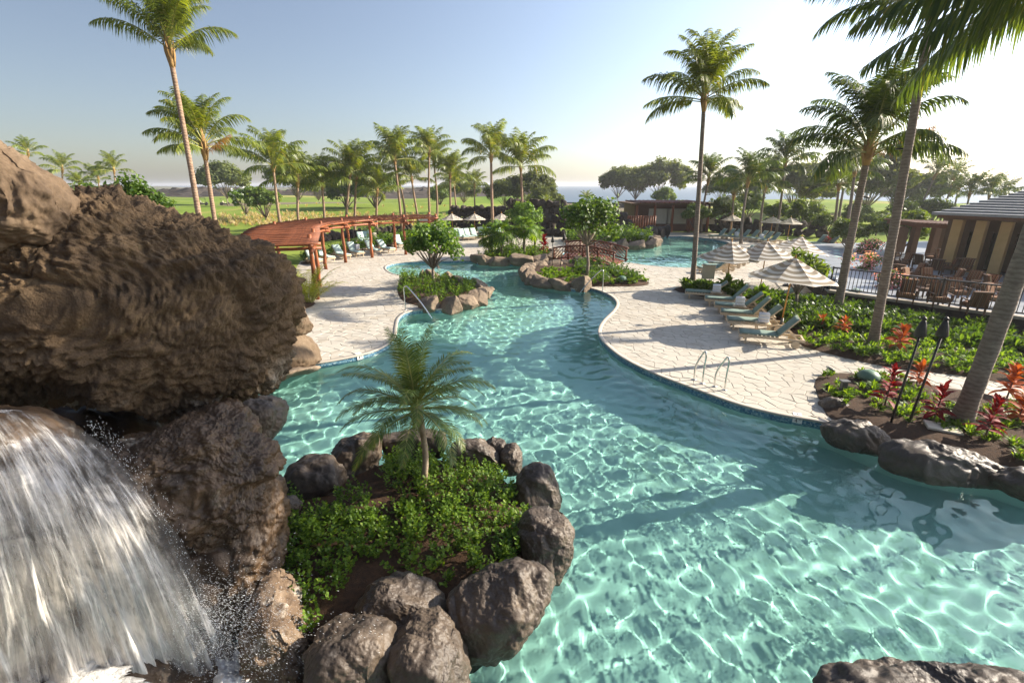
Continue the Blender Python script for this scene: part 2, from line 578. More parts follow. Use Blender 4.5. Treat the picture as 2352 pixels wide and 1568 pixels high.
def stripes(name, axis, scale, cols, rough=.8, radial=False, bumpy=.1):
    m = NT(name)
    p = m.pos('Object')
    s_ = m.n('SeparateXYZ')
    m.l(p, s_.inputs[0])
    if radial:
        q = m.math('SQRT', m.math('ADD', m.math('MULTIPLY', s_.outputs[0], s_.outputs[0]), m.math('MULTIPLY', s_.outputs[1], s_.outputs[1])))
    else:
        q = s_.outputs[axis]
    fr = m.math('FRACT', m.math('MULTIPLY', q, scale))
    col = m.ramp(fr, cols, 'CONSTANT')
    f = m.noise(p, 60, 3, .6)
    col = m.mix(.25, col, m.ramp(f, [(.3, .85), (.7, 1.1)]), 'MULTIPLY')
    m.done(col, rough, m.bump(f, bumpy, .004), .2)
    return m
um = stripes('striped_canvas', 0, 3.6, [(0, (.78, .75, .69)), (.48, (.31, .26, .205))], .85, True)
tr_ = um.n('BsdfTranslucent')
tr_.inputs[0].default_value = (.75, .66, .52, 1)
mx_ = um.n('MixShader')
mx_.inputs[0].default_value = .3
um.l(um.b.outputs[0], mx_.inputs[1]); um.l(tr_.outputs[0], mx_.inputs[2]); um.l(mx_.outputs[0], um.o.inputs[0])
M['canvas'] = um.mat
M['cushion'] = simple('sage_cushion', (.215, .30, .26), (.18, .255, .22), 4, .85, .15, .006)
M['cushion_pale'] = simple('pale_cushion', (.48, .60, .54), (.42, .54, .49), 4, .85, .15, .006)
M['striped_cushion'] = stripes('striped_cushion', 1, 7, [(0, (.20, .075, .035)), (.35, (.33, .20, .10)), (.5, (.12, .045, .022)), (.8, (.38, .27, .16))], .85).mat

# ================================================================== the setting
def W(x, y): return ('w', x, y)
def pts2(lst):
    return [Vector((p[1], p[2])) if p[0] == 'w' else G(p[0], p[1]).to_2d() for p in lst]
def smooth2(P, step=.25, closed=True):
    out = []
    n = len(P)
    for i in range(n if closed else n - 1):
        p0, p1, p2, p3 = (P[(i + k) % n] if closed else P[min(max(i + k, 0), n - 1)] for k in (-1, 0, 1, 2))
        t1, t2 = (p2 - p0) * .5, (p3 - p1) * .5
        L = (p2 - p1).length
        for t in (t1, t2):
            if t.length > L * 1.1: t *= L * 1.1 / t.length
        k = max(1, int(L / step))
        for j in range(k):
            u = j / k
            out.append(p1 * (2 * u ** 3 - 3 * u * u + 1) + t1 * (u ** 3 - 2 * u * u + u) + p2 * (-2 * u ** 3 + 3 * u * u) + t2 * (u ** 3 - u * u))
    if not closed: out.append(P[-1])
    return out
def ccw(P):
    a = sum(P[i].x * P[(i + 1) % len(P)].y - P[(i + 1) % len(P)].x * P[i].y for i in range(len(P)))
    return P if a > 0 else P[::-1]
def inside(P, X, Y):
    X, Y = np.asarray(X, float), np.asarray(Y, float)
    r = np.zeros(X.shape, bool)
    n = len(P)
    for i in range(n):
        a, b = P[i], P[(i + 1) % n]
        if a.y == b.y: continue
        c = ((a.y > Y) != (b.y > Y)) & (X < (b.x - a.x) * (Y - a.y) / (b.y - a.y) + a.x)
        r ^= c
    return r
def edge_dist(P, X, Y):
    d = np.full(np.shape(X), 1e9)
    n = len(P)
    for i in range(n):
        a, b = P[i], P[(i + 1) % n]
        e = b - a
        L = max(e.length_squared, 1e-9)
        t = np.clip(((X - a.x) * e.x + (Y - a.y) * e.y) / L, 0, 1)
        d = np.minimum(d, np.hypot(X - a.x - t * e.x, Y - a.y - t * e.y))
    return d

POOL = ccw(smooth2(pts2([
    W(-8, 2.2), W(-8.2, 7), W(-7.6, 12), (690, 838), (735, 832), (800, 820), (850, 808), (890, 790), (908, 770), (911, 750), (916, 730), (932, 717), (960, 711),
    (1000, 710), (1050, 707), (1095, 692), (1112, 675), (1100, 660), (1065, 650), (1030, 644), (985, 639), (950, 635), (925, 632), (900, 627), (886, 617), (890, 609), (915, 603), (960, 600),
    (1020, 599), (1085, 598), (1096, 603), (1130, 605), (1180, 605), (1235, 602), (1262, 597), (1276, 588), (1290, 581), (1312, 576), (1345, 572), (1400, 570), (1465, 569), (1500, 564), (1503, 556), (1488, 550),
    (1478, 546), (1500, 543), (1560, 542), (1600, 544), (1650, 551), (1685, 561), (1693, 574), (1676, 592), (1640, 606), (1600, 614), (1540, 613), (1480, 608), (1445, 603), (1410, 605),
    (1380, 607), (1340, 605), (1300, 606), (1262, 611), (1228, 615), (1210, 622), (1209, 637), (1240, 650), (1290, 659), (1335, 664), (1356, 661), (1386, 670), (1408, 682), (1417, 696), (1410, 711), (1388, 733), (1377, 750),
    (1376, 768), (1390, 788), (1430, 820), (1500, 855), (1600, 893), (1700, 928), (1800, 952), (1893, 968), (1960, 990), (2050, 1025), (2150, 1055), (2300, 1078), (2420, 1110), W(13, 6.2), W(14, 2.2)])))
DECK = ccw(pts2([W(-20, 1.2), W(-19, 20), (560, 640), (672, 626), (690, 600), (760, 583), (830, 570), (880, 558), (940, 543), (1000, 529), (1060, 516), (1120, 512), (1180, 520), (1240, 530), (1330, 532), (1440, 534), (1500, 533), (1570, 533), (1640, 536), (1740, 545), (1840, 556), (1930, 575), W(29, 30), W(29, 1.2)]))
BED_STRIP = ccw(smooth2(pts2([(1547, 665), (1565, 658), (1600, 655), (1650, 661), (1700, 668), (1760, 674), (1830, 676), (1875, 672), W(14.6, 22.2), W(19, 17.6), W(24, 12.2), (2352, 885), (2200, 862), (2050, 845), (1950, 824), (1880, 806), (1842, 793), (1820, 770), (1785, 744), (1735, 716), (1690, 697), (1640, 686), (1590, 677), (1560, 671)]), .4))
BED_E = ccw(smooth2(pts2([(1872, 878), (1885, 862), (1920, 857), (1970, 859), (2050, 868), (2200, 895), (2352, 922), W(16, 9), W(14, 6.4), (2420, 1095), (2300, 1068), (2150, 1045), (2040, 1012), (1960, 980), (1905, 958), (1888, 930), (1876, 900)]), .3))
BED_B = ccw(smooth2(pts2([(1222, 616), (1262, 610), (1300, 608), (1380, 610), (1430, 622), (1478, 641), (1490, 650), (1478, 656), (1430, 658), (1380, 658), (1350, 658), (1300, 656), (1248, 648), (1214, 636)]), .4))
BED_A = ccw(smooth2(pts2([(913, 668), (918, 648), (938, 637), (985, 642), (1030, 647), (1070, 652), (1098, 663), (1106, 674), (1090, 688), (1048, 702), (1000, 706), (955, 701), (925, 690)]), .3))
BED_C = ccw(smooth2(pts2([(1094, 600), (1108, 590), (1125, 579), (1180, 574), (1240, 577), (1268, 586), (1262, 594), (1232, 599), (1180, 602), (1120, 602)]), .4))
BED_D = ccw(smooth2(pts2([(1290, 551), (1330, 547), (1400, 545), (1460, 547), (1498, 554), (1496, 562), (1460, 566), (1400, 567), (1345, 568), (1305, 560)]), .5))
BED_P = ccw(smooth2(pts2([(640, 720), (690, 690), (712, 690), (724, 696), (715, 704), (690, 712)]), .3))
BED_F = ccw(smooth2(pts2([(690, 603), (760, 586), (830, 573), (890, 562), (940, 552), (935, 558), (880, 570), (820, 578), (760, 590), (705, 607)]), .5))
BEDS = [BED_STRIP, BED_E, BED_B, BED_A, BED_C, BED_D, BED_P, BED_F]

def cdt_mesh(name, outer, holes, z, mat, extra=None, zf=None):
    vs_ = list(outer)
    faces = [list(range(len(outer)))]
    for h in holes:
        faces.append(list(range(len(vs_), len(vs_) + len(h))))
        vs_ += list(h)
    if extra is not None:
        vs_ += list(extra)
    V, E_, Fc, ov, oe, of = delaunay_2d_cdt(vs_, [], faces, 0, 1e-5, True)
    ff = []
    for q, s_ in zip(Fc, of):
        if 0 in s_ and not any(k in s_ for k in range(1, len(holes) + 1)):
            ff.append(tuple(q))
    v3 = [(p.x, p.y, zf(p.x, p.y) if zf else z) for p in V]
    me = np_mesh(name, v3, ff, mat, zf is not None)
    return me

S = lambda o: tag(o, kind='structure')
big = [Vector(p) for p in ((-9000, -3000), (9000, -3000), (9000, 9000), (-9000, 9000))]
S(inst('ground', cdt_mesh('ground', big, [DECK], -.06, M['ground'])))
deck = S(inst('deck', cdt_mesh('deck', DECK, [POOL], -.012, M['grout'])))

# ---- pool shell
def wall_strip(name, P, z0, z1, mat, parent, off=0):
    n = len(P)
    v = [(p.x, p.y, z0) for p in P] + [(p.x, p.y, z1) for p in P]
    f = [(i, n + i, n + (i + 1) % n, (i + 1) % n) for i in range(n)]
    return inst(name, np_mesh(name, v, f, mat, True), parent)
pool = S(inst('pool', np_mesh('pool', [(-13, 1, -1.3), (26, 1, -1.3), (26, 66, -1.3), (-13, 66, -1.3)], [(0, 1, 2, 3)], M['plaster'])))
pool.cycles.is_caustics_receiver = True
pw = wall_strip('pool_wall', POOL, -1.32, -.3, M['plaster'], pool)
pw.cycles.is_caustics_receiver = True
tb = wall_strip('tile_band', POOL, -.3, -.025, M['mosaic'], pool)
tb.cycles.is_caustics_receiver = True
# rounded coping lip
def offset(P, d):
    n = len(P)
    out = []
    for i in range(n):
        t = (P[(i + 1) % n] - P[i - 1]).normalized()
        out.append(P[i] + Vector((t.y, -t.x)) * d)
    return out
rings = [(-.012, -.05), (-.03, -.02), (-.022, .002), (.0, .007), (.12, .007), (.125, -.01)]
v, f = [], []
n = len(POOL)
for d, z in rings:
    v += [(p.x, p.y, z) for p in offset(POOL, d)]
for k in range(len(rings) - 1):
    for i in range(n):
        j = (i + 1) % n
        f.append((k * n + i, k * n + j, (k + 1) * n + j, (k + 1) * n + i))
inst('coping', np_mesh('coping', v, f, M['coping'], True), pool)

# ---- water with real waves
def waves(X, Y, seed=3):
    rng = np.random.default_rng(seed)
    Z = np.zeros_like(X)
    wx = X + .13 * np.sin(Y * .7 + 1) + .1 * np.sin(X * .9 + Y * .4)
    wy = Y + .13 * np.sin(X * .8 + 2) + .1 * np.sin(Y * .8 - X * .5)
    for i in range(64):
        lam = rng.uniform(.20, .60) if i % 8 else rng.uniform(.8, 1.5)
        th = rng.normal(2.3, .9) if i % 3 == 0 else rng.uniform(0, 6.28)
        k = 2 * np.pi / lam
        Z += (.00175 if lam < .75 else .0011) * lam * np.sin(k * (np.cos(th) * wx + np.sin(th) * wy) + rng.uniform(0, 6.28))
    # chop where the fall strikes the water
    d = np.hypot(X + .3, Y - 4.2)
    ch = np.exp(-(d / 2.2) ** 2)
    for i in range(16):
        lam = rng.uniform(.16, .4)
        th = rng.uniform(0, 6.28)
        Z += ch * .0009 * lam / .25 * np.sin(2 * np.pi / lam * (np.cos(th) * wx + np.sin(th) * wy) + rng.uniform(0, 6.28))
    return Z
xs = np.arange(-8.4, 21, .06)
ys = [2.2]
while ys[-1] < 62: ys.append(ys[-1] + max(.05, .0052 * ys[-1]))
X, Y = np.meshgrid(xs, np.array(ys))
Z = waves(X, Y) - .15
big_pool = offset(POOL, .12)
keep = inside(big_pool, X, Y)
ny, nx = X.shape
idx = np.arange(nx * ny).reshape(ny, nx)
kf = keep[:-1, :-1] | keep[1:, :-1] | keep[:-1, 1:] | keep[1:, 1:]
fq = np.stack([idx[:-1, :-1], idx[:-1, 1:], idx[1:, 1:], idx[1:, :-1]], -1)[kf]
u, inv = np.unique(fq, return_inverse=True)
vv = np.stack([X, Y, Z], -1).reshape(-1, 3)[u]
water = S(inst('water', np_mesh('water', vv, inv.reshape(-1, 4), M['water'], True)))
water.cycles.is_caustics_caster = True

# ---- flagstones
def clip(poly, a, nrm):                    # keep the side where (p - a).nrm <= 0
    out = []
    k = len(poly)
    for i in range(k):
        p, q = poly[i], poly[(i + 1) % k]
        dp = (p[0] - a[0]) * nrm[0] + (p[1] - a[1]) * nrm[1]
        dq = (q[0] - a[0]) * nrm[0] + (q[1] - a[1]) * nrm[1]
        if dp <= 0: out.append(p)
        if (dp < 0 < dq) or (dq < 0 < dp):
            t = dp / (dp - dq)
            out.append((p[0] + (q[0] - p[0]) * t, p[1] + (q[1] - p[1]) * t))
    return out
def seg_hits(poly, a, b):
    t0, t1 = 0.0, 1.0
    k = len(poly)
    d = (b[0] - a[0], b[1] - a[1])
    for i in range(k):
        p, q = poly[i], poly[(i + 1) % k]
        nx_, ny_ = q[1] - p[1], p[0] - q[0]
        den = d[0] * nx_ + d[1] * ny_
        num = (a[0] - p[0]) * nx_ + (a[1] - p[1]) * ny_
        if abs(den) < 1e-12:
            if num > 0: return False
            continue
        t = -num / den
        if den > 0: t1 = min(t1, t)
        else: t0 = max(t0, t)
        if t0 > t1: return False
    return True
rs = random.Random(5)
g = .35
seeds = {}
NX0, NX1, NY0, NY1 = -46, 74, 17, 128
for i in range(NX0, NX1):
    for j in range(NY0, NY1):
        seeds[i, j] = ((i + .5 * (j % 2) + rs.uniform(-.46, .46)) * g, (j + rs.uniform(-.46, .46)) * g)
keys = [k for k in seeds if NX0 + 2 < k[0] < NX1 - 3 and NY0 + 2 < k[1] < NY1 - 3]
sx_, sy_ = np.array([seeds[k][0] for k in keys]), np.array([seeds[k][1] for k in keys])
ok = inside(DECK, sx_, sy_)
regions = [offset(POOL, .125)] + BEDS
regd = []
for P in regions:
    i_ = inside(P, sx_, sy_)
    d_ = edge_dist(P, sx_, sy_)
    ok &= ~(i_ & (d_ > .35))
    regd.append((P, d_))
ok &= (np.abs(sx_) < sy_ * 1.16 + 1.5)
stones = []
for ii, k in enumerate(keys):
    if not ok[ii]: continue
    c = seeds[k]
    poly = [(c[0] - 1, c[1] - 1), (c[0] + 1, c[1] - 1), (c[0] + 1, c[1] + 1), (c[0] - 1, c[1] + 1)]
    for a in (-2, -1, 0, 1, 2):
        for b in (-2, -1, 0, 1, 2):
            if a or b:
                q = seeds[k[0] + a, k[1] + b]
                nx_, ny_ = q[0] - c[0], q[1] - c[1]
                L = math.hypot(nx_, ny_)
                gap = .006
                poly = clip(poly, ((c[0] + q[0]) / 2 - nx_ / L * gap, (c[1] + q[1]) / 2 - ny_ / L * gap), (nx_, ny_))
    for P, d_ in regd:
        if d_[ii] > .75 or len(poly) < 3: continue
        m_ = len(P)
        for e in range(m_):
            a, b = P[e], P[(e + 1) % m_]
            if abs(a.x - c[0]) + abs(a.y - c[1]) > 2.2: continue
            if len(poly) > 2 and seg_hits(poly, a, b):
                t = b - a
                poly = clip(poly, a, (-t.y, t.x))
    if len(poly) < 3: continue
    ar = .5 * sum(poly[i][0] * poly[(i + 1) % len(poly)][1] - poly[(i + 1) % len(poly)][0] * poly[i][1] for i in range(len(poly)))
    if ar < .008: continue
    mx_c = sum(p[0] for p in poly) / len(poly)
    my_c = sum(p[1] for p in poly) / len(poly)
    stones.append((poly, mx_c, my_c, ar))
cxs, cys = np.array([s_[1] for s_ in stones]), np.array([s_[2] for s_ in stones])
bad = np.zeros(len(stones), bool)
for P in regions: bad |= inside(P, cxs, cys)
stones = [s_ for s_, b_ in zip(stones, bad) if not b_]
def stone_shape(mb, poly, cx, cy, ox=0, oy=0):
    # rounded rim, uneven height
    n = len(poly)
    z = rs.uniform(-.003, .003)
    tx, ty = rs.uniform(-.004, .004), rs.uniform(-.004, .004)
    P0 = [(p[0] - ox, p[1] - oy, -.02) for p in poly]
    P1 = [(p[0] - ox, p[1] - oy, z - .006) for p in poly]
    P2 = []
    for p in poly:
        dx, dy = p[0] - cx, p[1] - cy
        L = math.hypot(dx, dy) + 1e-6
        k = max(0, 1 - .012 / L)
        P2.append((cx + dx * k - ox, cy + dy * k - oy, z + tx * dx / .2 + ty * dy / .2))
    mb.add(P0 + P1 + P2, [(i, (i + 1) % n, n + (i + 1) % n, n + i) for i in range(n)] + [(n + i, n + (i + 1) % n, 2 * n + (i + 1) % n, 2 * n + i) for i in range(n)] + [tuple(range(2 * n, 3 * n))])
def shown(s_):
    x, y = s_[1], s_[2]
    d = y * CP + CAMZ * SP
    px, py = x / d * F, ((-CAMZ) * CP + y * SP) / d * F
    if abs(px) > 1176 or py < -784: return 0
    if x < -3 and px < -470: return 0
    return s_[3] / d ** 3
stones.sort(key=shown, reverse=True)
for s_ in stones[:300]:
    mb = MB()
    stone_shape(mb, s_[0], s_[1], s_[2], s_[1], s_[2])
    mb.build('paving_stone', M['stone'], deck, loc=(s_[1], s_[2], 0))
mb = MB()
for s_ in stones[300:]:
    stone_shape(mb, s_[0], s_[1], s_[2])
tag(mb.build('paving_stones', M['stone'], deck), kind='stuff')
# far paving, beyond the reach of single stones
far = [p for p in DECK]
fp = cdt_mesh('far_paving', ccw([Vector(p) for p in ((-19, 43.2), (29, 43.2), (29, 75), (-19, 75))]), [], -.004, M['paving_far'])
bm = bmesh.new()
bm.from_mesh(inst('tmp', cdt_mesh('far_paving', DECK, [offset(POOL, .115)], -.004, M['paving_far'])).data)
bmesh.ops.bisect_plane(bm, geom=bm.verts[:] + bm.edges[:] + bm.faces[:], plane_co=(0, 43.2, 0), plane_no=(0, -1, 0), clear_outer=True)
fm = bpy.data.meshes.new('far_paving')
bm.to_mesh(fm)
fm.materials.clear(); fm.materials.append(M['paving_far'])
bpy.data.objects.remove(bpy.data.objects['tmp'])
inst('far_paving', fm, deck)

# ---- planting beds
rb = random.Random(11)
def bed(P, hmax=.14, base=.012, slope=.35, step=.45):
    x0, x1 = min(p.x for p in P), max(p.x for p in P)
    y0, y1 = min(p.y for p in P), max(p.y for p in P)
    xs_, ys_ = np.meshgrid(np.arange(x0, x1, step), np.arange(y0, y1, step))
    xs_ = (xs_ + np.random.default_rng(1).uniform(-.1, .1, xs_.shape)).ravel(); ys_ = ys_.ravel()
    i_ = inside(P, xs_, ys_)
    i_ &= edge_dist(P, xs_, ys_) > .12
    ex = [Vector((a, b)) for a, b in zip(xs_[i_], ys_[i_])]
    def zf(x, y):
        d = float(edge_dist(P, np.array([x]), np.array([y]))[0])
        return base + min(d * slope, hmax) + (.03 * math.sin(x * 3.1) * math.sin(y * 2.7) if d > .1 else 0)
    o = S(inst('planting_bed', cdt_mesh('planting_bed', P, [], 0, M['soil'], ex, zf)))
    o['zf'] = 0
    return zf
ZF = [bed(P, step=.6 if i == 0 else .45) for i, P in enumerate(BEDS)]

# ---- lawn, lava field, sea
def lawn_h(x, y):
    h = .10 * np.clip((y - 60) / 20, 0, 1) + 1.1 * (np.sin(x * .045 + y * .03) * np.sin(y * .06 - x * .02 + 1) + .35) * np.clip((y - 62) / 50, 0, 1)
    d_ = np.where(inside(DECK, x, y), 0, edge_dist(DECK, x, y))
    return -.02 + h * np.clip(d_ / 6, 0, 1)
xs = np.concatenate([np.arange(-330, -60, 10.0), np.arange(-60, 80, 2.5), np.arange(80, 400, 10)])
ys = np.concatenate([np.arange(16, 90, 1.6), np.arange(90, 180, 4), np.arange(180, 460, 12)])
X, Y = np.meshgrid(xs, ys)
Z = lawn_h(X, Y)
ny, nx = X.shape
idx = np.arange(nx * ny).reshape(ny, nx)
inn = inside(DECK, X, Y)
kf = ~(inn[:-1, :-1] & inn[1:, :-1] & inn[:-1, 1:] & inn[1:, 1:])
# keep the lawn to its side of the deck: left of the pergola and behind the far bank
xc, yc = (X[:-1, :-1] + X[1:, 1:]) / 2, (Y[:-1, :-1] + Y[1:, 1:]) / 2
kf &= ((yc > 45) | (xc < -12)) & ~((xc > 14) & (yc < 36)) & ~((xc > 10) & (yc > 138))
fq = np.stack([idx[:-1, :-1], idx[:-1, 1:], idx[1:, 1:], idx[1:, :-1]], -1)[kf]
lm = np_mesh('lawn', np.stack([X, Y, Z], -1).reshape(-1, 3), fq, [M['fairway'], M['lawn']], True)
xm, ym = xc[kf], yc[kf]
bandn = fbm(np.stack([xm * .03, ym * .03, xm * 0], -1), 3, 4)
dry = ((ym > 62) & (bandn > .32) & (ym < 200)) | ((ym > 60) & (ym < 72) & (xm > -40) & (xm < 2) & (bandn > 0)) | ((ym > 66) & (ym < 84) & (xm > 4))
lm.polygons.foreach_set('material_index', dry.astype(np.int32))
S(inst('lawn', lm))
def ridge(name, x0, x1, y0, y1, h, mat, step, seed, sc_=.12):
    X, Y = np.meshgrid(np.arange(x0, x1 + step, step), np.arange(y0, y1 + step * .5, step * .5))
    P = np.stack([X.ravel() * sc_, Y.ravel() * sc_, 0 * X.ravel() + seed], -1)
    ex = np.clip(np.minimum(np.minimum(X - x0, x1 - X) / (step * 6), np.minimum(Y - y0, y1 - Y) / ((y1 - y0) * .3)), 0, 1)
    Z = ex.ravel() * h * (.72 + .45 * fbm(P, 4, seed) + .25 * np.abs(fbm(P * 5, 2, seed + 3))) - .3 + 0 * Y.ravel()
    ny, nx = X.shape
    idx = np.arange(nx * ny).reshape(ny, nx)
    fq = np.stack([idx[:-1, :-1], idx[:-1, 1:], idx[1:, 1:], idx[1:, :-1]], -1).reshape(-1, 4)
    return S(inst(name, np_mesh(name, np.stack([X.ravel(), Y.ravel(), Z], -1), fq, mat)))
ridge('lava_field', -230, 20, 205, 270, 3.6, M['darkrock'], 2.0, 3)
ridge('lava_field', 14, 260, 122, 142, 1.0, M['darkrock'], 1.6, 6)
hz_mat = simple('dry_hill', (.15, .14, .10), (.10, .11, .075), .02, .95, .1, .1, 'World')
ridge('hills', -900, 60, 420, 640, 3.4, hz_mat, 14, 9, .012)
sea_m = simple('sea_surface', (.05, .08, .11), (.06, .09, .12), .01, .35, .3, .5, 'World')
S(inst('sea', np_mesh('sea', [(14, 150, .3), (60, 138, .3), (900, 150, .3), (8900, 900, .3), (8900, 8900, .3), (-8900, 8900, .3), (-8900, 900, .3), (-60, 900, .3)], [(0, 1, 2, 3, 4, 5, 6, 7)], sea_m)))

# ================================================================== rocks
ICO = {}
def ico(n):
    if n not in ICO:
        b = bmesh.new()
        bmesh.ops.create_icosphere(b, subdivisions=n, radius=1)
        b.verts.ensure_lookup_table()
        ICO[n] = (np.array([q.co[:] for q in b.verts]), np.array([[q.index for q in f_.verts] for f_ in b.faces]))
        b.free()
    return ICO[n]
def facets(p, rng, k=9, lo=.62, hi=.9):
    p = p.copy()
    for _ in range(k):
        nrm = rng.normal(size=3)
        nrm /= np.linalg.norm(nrm)
        h = rng.uniform(lo, hi)
        d = p @ nrm - h
        p -= np.outer(np.maximum(d, 0) * .92, nrm)
    return p
def relief(p, nrm, kind, seed):
    if kind == 'clinker':
        q = p.copy()
        w = np.stack([vnoise(p * 1.3, seed + 20), vnoise(p * 1.3, seed + 21), vnoise(p * 1.3, seed + 22)], -1)
        q = p + w * .22
        f1, f2 = worley(q * np.array([4.2, 4.2, 6.5]), seed)
        f3, f4 = worley(q * np.array([10., 10., 14.]) + w, seed + 5)
        f5, f6 = worley(q * 24 + w * 2, seed + 8)
        mk = np.clip(.6 + 1.3 * vnoise(p * .9, seed + 9), .05, 1.3)
        mk2 = np.clip(.5 + 1.4 * vnoise(p * 1.7 + 4, seed + 12), .0, 1.2)
        g1, g2 = worley(p * np.array([.75, .75, 1.1]) + w * .5, seed + 40)       # great blocks
        led = np.abs(vnoise(p * np.array([.9, .9, 3.4]) + w, seed + 44))          # ledges
        d = .20 * fbm(p * .7, 3, seed) - .12 * (1 - np.clip((g2 - g1) * 5, 0, 1)) + .05 * led + mk * .13 * (.55 - f1) + (.35 + mk2) * .085 * (.5 - f3) - .10 * np.clip(.34 - f3, 0, 1) * mk2 + .045 * (.5 - f5) - .16 * np.clip(.3 - f5, 0, 1) * mk + .045 * fbm(p * 13, 4, seed + 7, .68)
        d -= .10 * np.clip(vnoise(p * 1.0 + 5, seed + 30) - .35, 0, 1)
    elif kind == 'rough':
        f1, f2 = worley(p * 2.6, seed)
        d = .11 * fbm(p * 1.2, 4, seed) - .05 * (1 - np.clip((f2 - f1) * 3, 0, 1)) + .035 * fbm(p * 7, 5, seed + 5, .65)
    else:
        f1, f2 = worley(p * 1.4, seed)
        d = .06 * fbm(p * 1.5, 4, seed) - .03 * (1 - np.clip((f2 - f1) * 6, 0, 1)) + .018 * fbm(p * 8, 4, seed + 5, .65)
    return p + nrm * d[:, None]
RIGHT, UP, FWD = np.array([1, 0, 0.]), np.array([0, SP, CP]), np.array([0, CP, -SP])
def hero_rock(poly, Yc, thick, sub=6, kind='smooth', seed=1, mat='ringrock', full=.8, fac=0, parent=None, name='boulder', amp=1.0, zc=.15, under=0, yaw=0, sm=3):
    """a boulder whose outline was measured in the photograph, with its own distance, size and thickness"""
    poly = np.array(poly, float)
    x0, y0 = (poly.min(0) + poly.max(0)) / 2
    if Yc is None: Yc = G(x0, y0, zc).y
    C = np.array(D(x0, y0, Yc))
    dep = (C - np.array([0, 0, CAMZ])) @ FWD
    k = dep / F
    ang = np.linspace(-math.pi, math.pi, 361)
    rad = np.zeros(361)
    rel = (poly - [x0, y0]) * [1, -1]
    for i, a in enumerate(ang):
        d = np.array([math.cos(a), math.sin(a)])
        best = 0
        for j in range(len(rel)):
            p, q = rel[j], rel[(j + 1) % len(rel)]
            e = q - p
            det = d[0] * -e[1] + e[0] * d[1]
            if abs(det) < 1e-9: continue
            t = (p[0] * -e[1] + e[0] * p[1]) / det
            u_ = (d[0] * p[1] - d[1] * p[0]) / det
            if t > 0 and -1e-6 <= u_ <= 1 + 1e-6: best = max(best, t)
        rad[i] = best
    for _ in range(sm):
        rad = np.convolve(np.concatenate([rad[-4:-1], rad, rad[1:4]]), np.ones(7) / 7, 'valid')
    p, f_ = ico(sub)
    rng = np.random.default_rng(seed)
    if fac: p = facets(p, rng, fac, .7, .92)
    a, b, c = p[:, 0], p[:, 1], p[:, 2]
    rho = np.hypot(a, b)
    r = np.interp(np.arctan2(b, a), ang, rad) * np.clip(rho, 0, 1) ** full * k
    ct, st = a / np.maximum(rho, 1e-6), b / np.maximum(rho, 1e-6)
    cz = np.sign(c) * np.abs(c) ** .85 * thick
    # the outline lies in an upright plane through C that may be turned towards the right
    cn = math.cos(yaw), math.sin(yaw)
    u0, v0 = (x0 - CX) / F, (CY - y0) / F
    u_, v_ = u0 + r * ct / dep, v0 + r * st / dep
    dd = dep * (cn[0] - u0 * cn[1]) / (cn[0] - u_ * cn[1]) if yaw else np.full(len(p), dep)
    P = np.array([0, 0, CAMZ]) + np.outer(dd, FWD) + np.outer(u_ * dd, RIGHT) + np.outer(v_ * dd, UP) + np.outer(cz, FWD * cn[0] - RIGHT * cn[1])
    P += np.outer(under * np.clip(-b, 0, 1) ** 1.4, FWD)
    fn = np.cross(P[f_[:, 1]] - P[f_[:, 0]], P[f_[:, 2]] - P[f_[:, 0]])
    nrm = np.zeros_like(P)
    for k_ in range(3): np.add.at(nrm, f_[:, k_], fn)
    nrm /= np.maximum(np.linalg.norm(nrm, axis=1), 1e-9)[:, None]
    if ((P - P.mean(0)) * nrm).sum() < 0: nrm = -nrm
    Q = relief(P, nrm, kind, seed)
    P = P + (Q - P) * amp
    base = np.array([P[:, 0].mean(), P[:, 1].mean(), P[:, 2].min()])
    o = inst(name, np_mesh(name, P - base, f_, M[mat], True), parent, base)
    o.cycles.is_caustics_receiver = True
    return o

def B(o, label): return tag(o, label, 'boulder')
B(hero_rock([(-330, 650), (-100, 600), (80, 575), (190, 520), (262, 446), (330, 456), (420, 484), (505, 506), (575, 540), (640, 590), (680, 640), (690, 690), (672, 745), (655, 800), (640, 850), (600, 900), (545, 925), (470, 950), (395, 975), (330, 1000), (250, 960), (120, 930), (0, 930), (-200, 900)], 6.3, 1.5, 8, 'clinker', 11, 'lava', .5, under=1.3, amp=.9, yaw=R(24), sm=1), 'huge brown knobbly lava boulder overhanging the waterfall')
B(hero_rock([(-260, 300), (-60, 310), (25, 326), (100, 362), (165, 400), (212, 440), (232, 485), (222, 545), (180, 585), (60, 600), (-220, 600)], 5.7, .9, 7, 'rough', 23, 'lava_top', .5, 9, amp=.75, yaw=R(20), sm=1), 'smooth brown boulder resting on top of the huge lava boulder')
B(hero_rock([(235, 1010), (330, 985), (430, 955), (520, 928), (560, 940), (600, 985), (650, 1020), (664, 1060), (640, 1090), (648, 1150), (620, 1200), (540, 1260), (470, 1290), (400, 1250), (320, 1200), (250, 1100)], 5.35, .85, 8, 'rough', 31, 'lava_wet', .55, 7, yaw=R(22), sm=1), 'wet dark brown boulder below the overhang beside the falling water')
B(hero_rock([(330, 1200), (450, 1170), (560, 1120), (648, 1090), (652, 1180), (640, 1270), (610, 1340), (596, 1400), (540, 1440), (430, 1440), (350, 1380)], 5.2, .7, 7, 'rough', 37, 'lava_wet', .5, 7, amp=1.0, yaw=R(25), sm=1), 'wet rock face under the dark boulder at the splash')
B(hero_rock([(600, 1330), (640, 1310), (680, 1345), (700, 1390), (715, 1450), (740, 1520), (770, 1620), (560, 1640), (545, 1500), (570, 1400)], 4.35, .6, 7, 'rough', 41, 'lava_pale', .6, 7, yaw=R(15), sm=1), 'pale crusted rock between the splash and the palm island')
